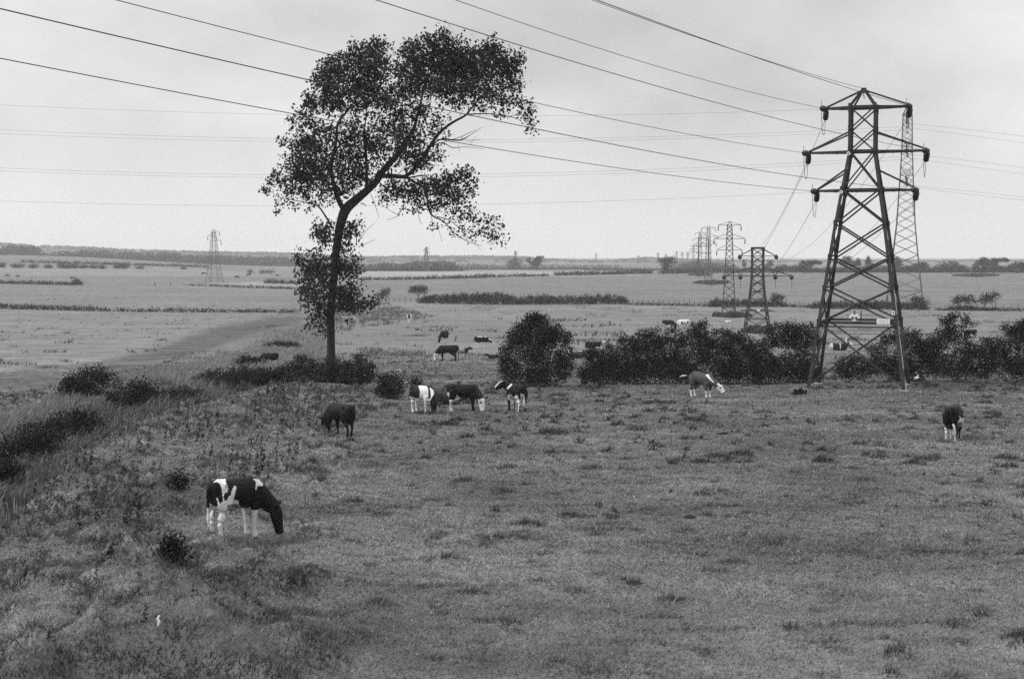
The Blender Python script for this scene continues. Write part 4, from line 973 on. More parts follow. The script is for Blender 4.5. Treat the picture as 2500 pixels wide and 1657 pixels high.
    for k in range(2600):
        x = g.uniform(-500, 2900); v = g.choice([.42, .40, .38, g.uniform(.05, .42), g.uniform(.2, .42)])
        D = 2350 + 2300 * v; X = (x - CX) / FOC * D
        pt = at(x, float(np.interp(x, tx, ty)) + 1.6, 3300.0); zg = float(land(X, D)) - 1
        prof = math.sin(min(v / .42, 1) * math.pi / 2)
        z = zg + max(pt[2] - zg, 0) * max(prof, 0) ** 1.2
        r = g.uniform(3, 7); nn = 26
        q = RNG.normal(0, 1, (nn, 3)); q /= np.linalg.norm(q, axis=1, keepdims=True); q *= RNG.random((nn, 1)) ** .3
        P.append(np.array([X, D, z + r * .25]) + q * [r * 1.3, r, r * .55]); S.append(np.full(nn, g.gauss(0, .6)))
    P = np.concatenate(P); S = np.concatenate(S); V, F = leaf_quads(P, 3.2, .8)
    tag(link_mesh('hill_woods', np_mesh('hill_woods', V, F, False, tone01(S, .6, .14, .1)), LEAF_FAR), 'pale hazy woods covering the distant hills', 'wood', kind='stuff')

skyline()

# ------------------------------------------------------------------ steel towers
STEEL = plain_mat('dark_steel', .035, .35, 3, .7, 0.0)
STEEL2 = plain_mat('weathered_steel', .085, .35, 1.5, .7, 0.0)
GLASS = plain_mat('insulator_glaze', .012, .2, 10, .35, spec=.5)
WHITE = plain_mat('white_enamel', .72, .08, 6, .5)
CONC = plain_mat('concrete', .30, .2, 6, .9)
INK = plain_mat('sign_ink', .03, .1, 6, .6)
WIRE = plain_mat('aluminium_wire', .06, .1, 2, .6)

def insulator(p, q, r, name, parent, mat=None, n=8, k=None):
    p, q = np.array(p, float), np.array(q, float); L = np.linalg.norm(q - p); k = k or max(int(L / (r * .9)), 4)
    pts, rs = [p], [r * .25]
    for i in range(k):
        a = .08 + .84 * i / k; b = .84 / k
        for f, m in ((.05, .3), (.25, 1.0), (.6, .9), (.9, .32)): pts.append(p + (q - p) * (a + b * f)); rs.append(r * m)
    pts.append(q); rs.append(r * .22)
    m = MB(); m.tube(pts, rs, n)
    return m.build(name, mat or GLASS, parent)

def lerp_tab(tab, h):
    return float(np.interp(h, [t[0] for t in tab], [t[1] for t in tab]))

def big_pylon():
    p0 = gp(1986, 896); D = p0[1]; q = (D / (FOC * K)) / 3.734             # metres per unit of the traced drawing
    root = tag(empty('pylon', p0, math.radians(-19)), 'big dark lattice tension pylon with three pairs of arms standing in the near pasture', 'pylon')
    c, s_ = math.cos(math.radians(-19)), math.sin(math.radians(-19))
    Hh = lambda y: (2875 - y) * q
    qq = q * 154.0
    W_ = [(0, 5.45 * qq), (Hh(1390), 2.78 * qq), (Hh(1085), 2.15 * qq), (Hh(735), 1.43 * qq), (Hh(340), 1.43 * qq)]
    def corner(h, i, j): w = lerp_tab(W_, h) / 2; return np.array([i * w, j * w, h])
    lv = [0, 3.9 * qq, 5.86 * qq, 7.65 * qq, Hh(1390), Hh(1085), Hh(735), Hh(540), Hh(340)]
    for i, j in ((-1, -1), (1, -1), (1, 1), (-1, 1)):
        m = MB(); hs = [-.25] + lv[1:]
        for a, b in zip(hs[:-1], hs[1:]):
            wd = .19 if b < Hh(1000) else .165
            m.angle(corner(a, i, j), corner(b, i, j), wd, a=(-i, 0, 0), b=(0, -j, 0))
            m.bar(corner(b, i, j) - [0, 0, .28], corner(b, i, j) + [0, 0, .28], wd * 1.15, .05)     # splice plates
        m.build('leg', STEEL, root)
        f = MB(); cc = corner(0, i, j); wx = p0[0] + c * cc[0] - s_ * cc[1]; wy = p0[1] + s_ * cc[0] + c * cc[1]
        zz = float(land(wx, wy)) - p0[2]
        f.tube([(cc[0], cc[1], zz - .3), (cc[0], cc[1], zz + .01), (cc[0], cc[1], zz + .05)], [.33, .32, .26], 12); f.build('footing', CONC, root)
    faces = [((-1, -1), (1, -1)), ((1, -1), (1, 1)), ((1, 1), (-1, 1)), ((-1, 1), (-1, -1))]
    for fa, fb in faces:
        m = MB(); nrm = np.array([fa[0] + fb[0], fa[1] + fb[1], 0]) * .03
        for k_, (a, b) in enumerate(zip(lv[:-1], lv[1:])):
            wd = .088 if k_ < 5 else .075
            a_ = max(a, .3)
            m.angle(corner(a_, *fa) + nrm, corner(b, *fb) + nrm, wd); m.angle(corner(a_, *fb) - nrm, corner(b, *fa) - nrm, wd)
        for h in (lv[1], lv[5], lv[6], lv[8]): m.angle(corner(h, *fa), corner(h, *fb), .13)
        m.angle(corner(lv[1] - .22, *fa), corner(lv[1] - .22, *fb), .07)
        m.build('lattice_face', STEEL, root)
    # flat inner frames at the arm levels
    for h in (lv[5], lv[6]):
        m = MB(); m.angle(corner(h, -1, -1), corner(h, 1, 1), .08); m.angle(corner(h, -1, 1), corner(h, 1, -1), .08)
        m.build('plan_brace', STEEL, root)
    # anti-climbing wires
    for h in (2.2 * qq, 3.35 * qq):
        m = MB(); w = lerp_tab(W_, h) / 2 + .35
        for dz in (0, .18):
            pr = [(-w, -w, h + dz), (w, -w, h + dz), (w, w, h + dz), (-w, w, h + dz)]
            for a, b in zip(pr, pr[1:] + pr[:1]): m.bar(a, b, .028)
        for i, j in ((-1, -1), (1, -1), (1, 1), (-1, 1)): m.bar(corner(h - .1, i, j), (i * w * 1.06, j * w * 1.06, h + .25), .05)
        m.build('barbed_wire_guard', STEEL2, root)
    # arms
    apex = np.array([0, 0, Hh(185)])
    m = MB()
    for i, j in ((-1, -1), (1, -1), (1, 1), (-1, 1)): m.angle(corner(lv[8], i, j), apex + [i * .06, j * .06, 0], .12)
    m.box(apex + [0, 0, .05], .3, .3, .28); m.tube([apex + [0, -.15, -.1], apex + [.05, -.2, -.45]], .03, 6)
    m.build('peak', STEEL, root)
    tips = {}
    for nm, hl, hu, LL in (('top', Hh(340), None, (2.15, 2.65)), ('middle', Hh(738), Hh(560), (3.15, 3.66)), ('bottom', Hh(1085), Hh(900), (2.62, 3.1))):
        for sd in (-1, 1):
            L = LL[sd > 0]; T = np.array([sd * L * qq, 0, hl]); m = MB()
            for j in (-1, 1):
                m.angle(corner(hl, sd, j), T + [0, j * .07, 0], .105)
                m.angle((apex + [sd * .1, j * .06, 0]) if hu is None else corner(hu, sd, j), T + [0, j * .07, .08], .08)
            for t in (.35, .7):
                a = corner(hl, sd, -1) * (1 - t) + T * t; b = corner(hl, sd, 1) * (1 - t) + T * t; m.bar(a, b, .06)
                m.bar(corner(hl, sd, -1) * (1.35 - t) + T * (t - .35), b, .055)
            m.box(T, .24, .3, .2)
            m.build('crossarm', STEEL, root)
            tips[(nm, sd)] = T
    loc = lambda v: np.array([v[0] * c + v[1] * s_, -v[0] * s_ + v[1] * c, v[2]])       # world direction to local
    wld = lambda v: p0 + np.array([v[0] * c - v[1] * s_, v[0] * s_ + v[1] * c, v[2]])
    din = loc(np.array([-.5, -.866, .02])); dout = loc(np.array([.13, .86, -.50]))
    ends = {}
    for key, T in tips.items():
        a = T + din * .10; b = T + din * .95; insulator(a, b, .19, 'insulator', root, n=10)
        a2 = T + dout * .1 - [0, 0, .06]; b2 = T + dout * .90 - [0, 0, .08]; insulator(a2, b2, .18, 'insulator', root, n=10)
        m = MB(); m.bar(b + [0, 0, .05], b + [0, 0, .42], .025); m.build('arcing_horn', STEEL, root)
        P = [b + (b2 - b) * t - np.array([0, 0, 1.25 * (4 * t * (1 - t)) ** .6]) for t in np.linspace(0, 1, 15)]
        m = MB(); m.tube(P, .016, 5); m.build('jumper_loop', WIRE, root)
        ends[key] = (wld(b), wld(b2))
    # plates and signs
    def plate(name, cx, cz, j, sx, sz, mat=WHITE, yo=.12):
        m = MB(); w = lerp_tab(W_, cz) / 2; m.box((cx, j * (w + yo), cz), sx, .02, sz); return m.build(name, mat, root)
    h1 = lv[1]
    wv = lerp_tab(W_, h1 + .7) / 2
    px2l = lambda zx: ((zx / 3.485 + 1900) / K - 1986) / (FOC / D) / math.cos(math.radians(19))
    zz = lambda zy: ((895) - (550 + zy / 3.485) / K) / (FOC / D)
    # danger plate: a notched white plate with two dark marks
    cx, cz = px2l(672), zz(766); m = MB()
    yb = -wv - .14
    for (dx, dz, sx, sz) in ((0, .06, .48, .24), (-.16, .15, .15, .16), (.16, .15, .15, .16), (0, -.12, .22, .18), (-.25, .05, .12, .14), (.25, .05, .12, .14)):
        m.box((cx + dx, yb + .003 * len(m.f) / 6, cz + dz), sx, .02, sz)
    dp = m.build('danger_sign', WHITE, root)
    m = MB()
    for dx in (-.1, .1):
        m.tube([(cx + dx, yb - .014, cz - .01), (cx + dx, yb - .022, cz - .01)], .075, 10)
    m.box((cx, yb - .016, cz - .13), .02, .012, .08); m.build('sign_mark', INK, dp)
    m = MB()
    for zx in (672, 722): m.bar((px2l(zx), -wv - .06, h1), (px2l(zx), -wv - .06, zz(705)), .06, .04)
    for zy in (745, 775): m.bar((px2l(600), -wv - .03, zz(zy)), (px2l(860), -wv - .03, zz(zy)), .045, .03)
    m.build('sign_frame', STEEL, root)
    cx, cz = px2l(893), zz(797)
    m = MB(); m.box((cx, -wv - .14, cz), 1.06 * .72, .03, .36); bx = m.build('notice_board', WHITE, root)
    m = MB()
    m.box((cx + .22, -wv - .16, cz), .018, .01, .30); m.box((cx - .05, -wv - .16, cz + .06), .32, .01, .02); m.box((cx - .05, -wv - .16, cz - .04), .26, .01, .015); m.build('sign_mark', plain_mat('faded_print', .38, .1, 6, .6), bx)
    cx, cz = px2l(963), zz(722)
    m = MB(); m.box((lerp_tab(W_, cz) / 2 - .05, -lerp_tab(W_, cz) / 2 - .16, cz), .17, .02, .24); nb = m.build('number_plate', WHITE, root)
    m = MB(); m.box((lerp_tab(W_, cz) / 2 - .05, -lerp_tab(W_, cz) / 2 - .175, cz), .06, .008, .12); m.build('plate_digit', INK, nb)
    for hz, xx in ((Hh(750), -1), (Hh(1097), -1)):
        w = lerp_tab(W_, hz) / 2; m = MB(); m.tube([(xx * w, -w - .2, hz), (xx * w, -w - .23, hz)], .11, 14); o = m.build('circuit_disc', WHITE, root)
        m = MB(); m.box((xx * w, -w - .24, hz), .05, .01, .09); m.build('plate_digit', INK, o)
    m = MB(); w0, w1 = lerp_tab(W_, 0) / 2, lerp_tab(W_, h1 + 2) / 2
    m.bar((w0 + .05, -w0 * .55, 0), (w1 + .05, -w1 * .55, h1 + 2), .05); m.build('earth_strip', plain_mat('pale_conduit', .45, .1, 5, .6), root)
    return ends, wld(apex + [0, 0, .15])

MAIN_ENDS, MAIN_APEX = big_pylon()

def pylon(label, foot, ytop, rz=0.0, D=None, arms=None, wtab=None, peak=True, npan=12, leg=.16, brace=.08, ins=.062, mat=None, group=None, detail=2, flat=False, ins_r=.16, twin=True, name='pylon'):
    p0 = gp(*foot) if D is None else root_point(foot[0], foot[1], D); D = p0[1]
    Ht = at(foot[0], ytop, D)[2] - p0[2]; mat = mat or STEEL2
    root = tag(empty(name, p0, rz), label, 'pylon', group)
    T = [(a * Ht, b * Ht) for a, b in wtab]; topb = T[-1][0]
    def cor(h, i, j): w = lerp_tab(T, h) / 2; return np.array([i * w, j * w, h])
    # panel heights get smaller upward
    hs = [0.0]; n = npan
    wsum = [lerp_tab(T, topb * (k + .5) / n) ** .7 for k in range(n)]; tot = sum(wsum)
    for k in range(n): hs.append(hs[-1] + topb * wsum[k] / tot)
    cs = ((-1, -1), (1, -1), (1, 1), (-1, 1))
    if detail >= 2:
        for i, j in cs:
            m = MB()
            for a, b in zip(hs[:-1], hs[1:]): m.bar(cor(a if a > 0 else -.3, i, j), cor(b, i, j), leg)
            m.build('leg', mat, root)
    m = MB()
    if detail < 2:
        for i, j in cs:
            for a, b in zip(hs[:-1], hs[1:]): m.bar(cor(a if a > 0 else -.3, i, j), cor(b, i, j), leg)
    for k_, (fa, fb) in enumerate([(cs[0], cs[1]), (cs[1], cs[2]), (cs[2], cs[3]), (cs[3], cs[0])]):
        for a, b in zip(hs[:-1], hs[1:]):
            m.bar(cor(a, *fa), cor(b, *fb), brace); m.bar(cor(a, *fb) * .995, cor(b, *fa) * .995, brace)
        m.bar(cor(hs[1], *fa), cor(hs[1], *fb), brace); m.bar(cor(hs[-1], *fa), cor(hs[-1], *fb), brace * 1.2)
        if flat:
            for fr in (.48, .58): m.bar(cor(fr * topb, *fa), cor(fr * topb, *fb), brace * 1.4)
    if peak:
        for i, j in cs: m.bar(cor(topb, i, j), (0, 0, Ht), brace * 1.2)
    m.build('lattice', mat, root)
    ends = []
    for (h, L, hu, sd) in arms:
        for s in ((-1, 1) if sd == 0 else (sd,)):
            a = MB(); tip = np.array([s * L * Ht, 0, h * Ht])
            up = np.array([0, 0, Ht]) if hu >= 1 and peak else None
            for j in (-1, 1):
                a.bar(cor(h * Ht, s, j), tip + [0, j * .05, 0], brace * 1.15)
                a.bar(cor(min(hu, topb / Ht) * Ht, s, j) if up is None else up, tip + [0, j * .05, .03], brace)
            a.bar(cor(h * Ht, -1, -1), cor(h * Ht, 1, -1), brace * 1.2); a.bar(cor(h * Ht, -1, 1), cor(h * Ht, 1, 1), brace * 1.2)
            a.build('crossarm', mat, root)
            q = tip - [0, 0, ins * Ht]
            if ins: insulator(tip - [0, 0, .1 * ins * Ht], q, ins_r, 'insulator', root, n=6, k=6)
            c, sn = math.cos(rz), math.sin(rz); ends.append(p0 + [q[0] * c - q[1] * sn, q[0] * sn + q[1] * c, q[2]])
    return root, ends, p0, Ht

TW = [(0, .145), (.30, .105), (.70, .068), (.963, .048)]
TA = [(.963, .12, 1.0, 0), (.821, .162, .87, 0), (.70, .133, .755, 0)]
LW = [(0, .26), (.42, .14), (.79, .085), (.955, .058)]
LA = [(.955, .118, 1.0, 1), (.87, .122, .91, -1), (.785, .15, .83, 1)]

def pylons():
    pylon('slender three-armed pylon with hanging insulators in the meadow, nearest of the receding row', (1684, 730), 512, math.radians(-8), wtab=TW, arms=TA, npan=15, leg=.20, brace=.095, ins_r=.2, mat=STEEL)
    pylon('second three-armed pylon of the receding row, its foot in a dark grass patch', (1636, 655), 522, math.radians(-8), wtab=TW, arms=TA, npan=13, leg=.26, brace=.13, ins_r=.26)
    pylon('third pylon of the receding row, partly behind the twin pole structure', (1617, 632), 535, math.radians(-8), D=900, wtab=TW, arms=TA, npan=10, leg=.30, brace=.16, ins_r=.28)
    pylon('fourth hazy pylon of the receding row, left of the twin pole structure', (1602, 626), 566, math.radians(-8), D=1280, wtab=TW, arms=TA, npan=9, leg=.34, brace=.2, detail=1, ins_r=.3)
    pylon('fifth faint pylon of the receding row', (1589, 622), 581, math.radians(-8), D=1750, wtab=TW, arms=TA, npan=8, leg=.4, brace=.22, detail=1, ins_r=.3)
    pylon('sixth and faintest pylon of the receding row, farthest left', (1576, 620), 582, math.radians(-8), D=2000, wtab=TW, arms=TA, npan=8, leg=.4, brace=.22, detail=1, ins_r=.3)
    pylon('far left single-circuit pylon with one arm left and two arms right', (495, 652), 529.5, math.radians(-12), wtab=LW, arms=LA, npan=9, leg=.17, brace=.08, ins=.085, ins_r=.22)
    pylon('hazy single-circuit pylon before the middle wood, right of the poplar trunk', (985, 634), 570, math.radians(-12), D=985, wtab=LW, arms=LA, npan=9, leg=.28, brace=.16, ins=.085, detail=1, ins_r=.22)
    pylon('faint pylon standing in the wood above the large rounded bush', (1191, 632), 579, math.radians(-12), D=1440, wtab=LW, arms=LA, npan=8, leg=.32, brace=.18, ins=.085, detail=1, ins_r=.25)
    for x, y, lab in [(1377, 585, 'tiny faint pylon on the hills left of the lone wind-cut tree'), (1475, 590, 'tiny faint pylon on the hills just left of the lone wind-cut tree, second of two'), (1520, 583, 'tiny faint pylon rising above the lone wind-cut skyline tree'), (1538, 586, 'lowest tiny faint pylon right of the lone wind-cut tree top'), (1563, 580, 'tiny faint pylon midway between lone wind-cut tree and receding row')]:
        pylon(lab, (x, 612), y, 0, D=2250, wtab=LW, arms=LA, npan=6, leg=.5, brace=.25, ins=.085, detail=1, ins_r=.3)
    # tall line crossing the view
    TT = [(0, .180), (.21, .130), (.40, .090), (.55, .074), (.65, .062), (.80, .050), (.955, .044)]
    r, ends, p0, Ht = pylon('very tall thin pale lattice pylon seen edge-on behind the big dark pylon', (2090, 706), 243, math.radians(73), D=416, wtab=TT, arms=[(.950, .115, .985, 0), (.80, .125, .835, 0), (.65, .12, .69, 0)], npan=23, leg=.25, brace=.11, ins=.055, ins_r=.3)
    # flat-topped terminal tower
    f0 = gp(1749, 766); D = f0[1]; HtM = at(1749, 573, D)[2] - f0[2]
    E = lambda y: (1500 - y) / (1500 - 518)
    WT = [(0, .295), (E(1040), .165), (E(845), .133), (E(610), .130), (1.0, .135)]
    r, ends2, p2, H2 = pylon('flat-topped terminal pylon with two wide arms, beyond the brambles left of the big pylon', (1749, 766), 573, math.radians(-4), wtab=WT, arms=[(E(612), .215, .985, 0), (E(845), .40, E(742), 0)], peak=False, npan=9, leg=.21, brace=.10, ins=0, mat=STEEL, flat=True)
    m = MB(); w = .5 * lerp_tab([(a * H2, b * H2) for a, b in WT], H2)
    for j in (-1, 1): m.bar((-w, j * w, H2), (w, j * w, H2), .34)
    m.bar((-w, -w, H2), (-w, w, H2), .3); m.bar((w, -w, H2), (w, w, H2), .3); m.build('top_beam', STEEL, r)
    m = MB(); h = E(1252) * H2; w = .5 * lerp_tab([(a * H2, b * H2) for a, b in WT], h) + .5
    for j in (-1, 1): m.bar((-w - .6, j * w, h), (w + .6, j * w, h), .14)
    for i in (-1, 1): m.bar((i * w, -w, h), (i * w, w, h), .14)
    m.build('barbed_wire_guard', STEEL2, r)
    m = MB(); m.box((0, -w - .1, h + .05 * H2 * .2), .55, .03, .35); m.build('danger_sign', WHITE, r)
    tp = []
    for x, hh in ((-.215, E(612)), (.215, E(612)), (-.40, E(848)), (.40, E(848)), (-.207, E(848)), (.207, E(848))):
        a = np.array([x * H2, 0, hh * H2]); b = a + [0, -.9, -.35]
        insulator(a, b, .34, 'insulator', r, n=8); tp.append(p2 + b)
        if abs(x) < .21 or hh < .7:
            m = MB(); m.tube([a, a + [.1, .3, -1.2], a + [.2, .5, -2.0]], .03, 5); m.build('jumper_loop', WIRE, r)
    m = MB()
    for sx in (-1, 1):
        a = np.array([sx * .207 * H2, 0, E(848) * H2])
        for d in (-.03, .03): m.bar(a, a + [d * H2 * 1.0, 0, .055 * H2], .10)
    m.build('arm_strut', STEEL, r)
    # twin pole structure
    q0 = gp(1625, 640); D = q0[1]; s = FOC / D
    r = tag(empty('twin_pole', q0), 'dark twin-pole line structure with crossbars between the second and third receding pylons', 'pole structure')
    xs = [(1613.7 - 1625) / s, (1636.8 - 1625) / s]; top = at(1625, 549, D)[2] - q0[2]; zy = lambda y: at(1625, (500 + y / 4.9) / K, D)[2] - q0[2]
    for x in xs:
        m = MB(); m.tube([(x, 0, -.5), (x, 0, top)], [.45, .32], 8); m.build('pole', STEEL, r)
    for y in (400, 495, 577, 660):
        m = MB(); m.bar((xs[0], -.4, zy(y)), (xs[1], -.4, zy(y)), .35); m.build('crossbar', STEEL, r)
        if y > 400:
            for x, sg in ((xs[0], -1), (xs[1], 1)): insulator((x + sg * .3, -.4, zy(y) - .4), (x + sg * 1.6, -.4, zy(y) + .9), .3, 'insulator', r, n=6, k=5)
    return tp

FLAT_TIPS = pylons()

# ------------------------------------------------------------------ overhead wires
def wire(name, label, P, r, group):
    p0 = np.array(P[len(P) // 2]); m = MB(); m.tube([np.array(p) - p0 for p in P], r, 5)
    return tag(m.build(name, WIRE, None, p0), label, 'power line', group)

def fit_wire(T, d, pts, r, label, tmax, n=40, name='overhead_wire', group='wires of the big pylon'):
    ts, zs = [], []
    for px, py in pts:
        g = ray(px, py); k = g[0] / g[1]                       # X = k*Y on this column
        t = (k * T[1] - T[0]) / (d[0] - k * d[1]); Y = T[1] + d[1] * t; ts.append(t); zs.append(CAMZ + (Y / g[1]) * g[2] - T[2])
    ts, zs = np.array(ts), np.array(zs)
    A = np.stack([ts, ts ** 2], 1); b, c = np.linalg.lstsq(A, zs, rcond=None)[0]
    tt = np.linspace(0, tmax, n)
    wire(name, label, [(T[0] + d[0] * t, T[1] + d[1] * t, T[2] + b * t + c * t * t) for t in tt], r, group)
    return b, c

def wires():
    d = np.array([-.5, -.866])
    E = MAIN_ENDS
    fit_wire(E[('bottom', -1)][0], d, [(0, 133), (668, 262), (1090, 338), (1560, 404)], .0135, 'lowest and foremost wire, running from the left picture edge to the lower left pylon arm', 92)
    fit_wire(E[('bottom', 1)][0], d, [(0, 20), (722, 186), (1240, 300), (1700, 384)], .0135, 'wire leaving the left picture edge near the top corner for the lower right pylon arm', 96)
    fit_wire(E[('middle', -1)][0], d, [(270, 0), (770, 128), (1230, 237), (1600, 311)], .0135, 'wire entering at upper left, passing the poplar crown to the middle left pylon arm', 96)
    fit_wire(E[('middle', 1)][0], d, [(866, 0), (1210, 107), (1600, 222), (1900, 300)], .0135, 'wire touching the right poplar top and running to the middle right pylon arm', 100)
    fit_wire(E[('top', -1)][0], d, [(1050, 0), (1400, 116), (1700, 205)], .0135, 'wire from the top picture edge to the upper left pylon arm', 100)
    fit_wire(E[('top', 1)][0], d, [(1380, 0), (1600, 82), (1900, 184)], .016, 'lower of the two close wires near the pylon peak, ending at the upper right arm', 104)
    fit_wire(MAIN_APEX, d, [(1366, 0), (1600, 82), (1800, 150)], .014, 'earth wire ending at the pylon peak, upper of the two close wires', 104)
    outs = [(('top', -1), 0, 'upper left arm to the left tip of the flat-topped pylon upper arm'), (('top', 1), 1, 'upper right arm to the right tip of the flat-topped pylon upper arm'), (('middle', -1), 2, 'middle left arm to the left tip of the flat-topped pylon lower arm'),
            (('middle', 1), 3, 'middle right arm to the right tip of the flat-topped pylon lower arm'), (('bottom', -1), 4, 'lower left arm to the inner left point of the flat-topped pylon'), (('bottom', 1), 5, 'lower right arm to the inner right point of the flat-topped pylon')]
    for key, i, lab in outs:
        a = np.array(E[key][1]); b = np.array(FLAT_TIPS[i])
        P = [a + (b - a) * t - np.array([0, 0, 2.6 * 4 * t * (1 - t)]) for t in np.linspace(0, 1, 24)]
        wire('overhead_wire', 'slack wire from ' + lab, P, .0135, 'wires between the big and the flat-topped pylon')
    # long wires of the tall line across the sky
    def far(pts, label, Y):
        xs = np.array([p[0] for p in pts], float); ys = np.array([p[1] for p in pts], float)
        k = np.polyfit(xs, ys, 2 if len(pts) > 2 else 1)
        X = np.linspace(-300 if xs.min() < 50 else xs.min(), 2700 if xs.max() > 2300 else xs.max(), 40)
        wire('overhead_wire', label, [at(x, np.polyval(k, x), Y) for x in X], .028, 'wires of the tall pale line')
    far([(0, 243), (660, 263), (1160, 270), (2092, 244)], 'faint earth wire of the tall pale line crossing the left sky, highest of them', 416)
    far([(0, 300), (650, 320), (1160, 323), (2080, 293)], 'upper wire of the highest faint pair across the sky left of the pylons', 411)
    far([(0, 309), (650, 327), (1200, 328), (2096, 300)], 'lower wire of the highest faint pair across the sky left of the pylons', 421)
    far([(0, 388), (650, 404), (1300, 398), (2078, 362)], 'upper wire of the middle faint pair across the sky left of the pylons', 411)
    far([(0, 395), (650, 410), (1300, 405), (2098, 368)], 'lower wire of the middle faint pair across the sky left of the pylons', 421)
    far([(0, 464), (640, 477), (1100, 471), (2080, 432)], 'lowest faint wire across the sky left of the pylons', 411)
    far([(2080, 284), (2240, 300), (2366, 315)], 'upper of the highest faint wires leaving the right picture edge', 411)
    far([(2096, 295), (2240, 313), (2366, 331)], 'second faint wire from the top leaving the right picture edge', 421)
    far([(2078, 354), (2240, 372), (2366, 388)], 'upper wire of the middle faint pair leaving the right picture edge', 411)
    far([(2098, 364), (2240, 385), (2366, 402)], 'lower wire of the middle faint pair leaving the right picture edge', 421)
    far([(2080, 426), (2240, 442), (2366, 456)], 'upper wire of the lowest faint pair leaving the right picture edge', 411)
    far([(2098, 431), (2240, 449), (2366, 463)], 'lower wire of the lowest faint pair leaving the right picture edge', 421)

wires()

# ------------------------------------------------------------------ cattle
COAT = tone_mat('cow_coat', .65, 25, .10)

def loft(pts, n=12):
    """closed tube of elliptical sections: (x, y, z, half width, half height)"""
    P = [np.array(p[:3], float) for p in pts]; vs, fs = [], []
    for i, p in enumerate(P):
        t = P[min(i + 1, len(P) - 1)] - P[max(i - 1, 0)]; t /= np.linalg.norm(t) + 1e-9
        side = np.cross([0, 0, 1.0], t)
        if np.linalg.norm(side) < .25: side = np.array([0, 1.0, 0])
        side -= t * (side @ t); side /= np.linalg.norm(side); up = np.cross(t, side)
        for k in range(n):
            a = 2 * math.pi * k / n; vs.append(p + side * math.cos(a) * pts[i][3] + up * math.sin(a) * pts[i][4])
    for i in range(len(P) - 1):
        for k in range(n):
            k2 = (k + 1) % n; fs.append((i * n + k, i * n + k2, (i + 1) * n + k2, (i + 1) * n + k))
    c0 = len(vs); vs += [P[0], P[-1]]
    for k in range(n):
        k2 = (k + 1) % n; fs.append((c0, k2, k)); fs.append((c0 + 1, (len(P) - 1) * n + k, (len(P) - 1) * n + k2))
    return vs, fs

BODY = [(-.84, 0, 1.05, .10, .17), (-.80, 0, 1.06, .19, .26), (-.66, 0, 1.04, .26, .31), (-.45, 0, 1.01, .275, .33), (-.2, 0, .965, .31, .365), (.08, 0, .945, .325, .385), (.33, 0, .95, .30, .385), (.52, 0, .965, .25, .365), (.66, 0, .97, .20, .32), (.76, 0, .98, .14, .24)]

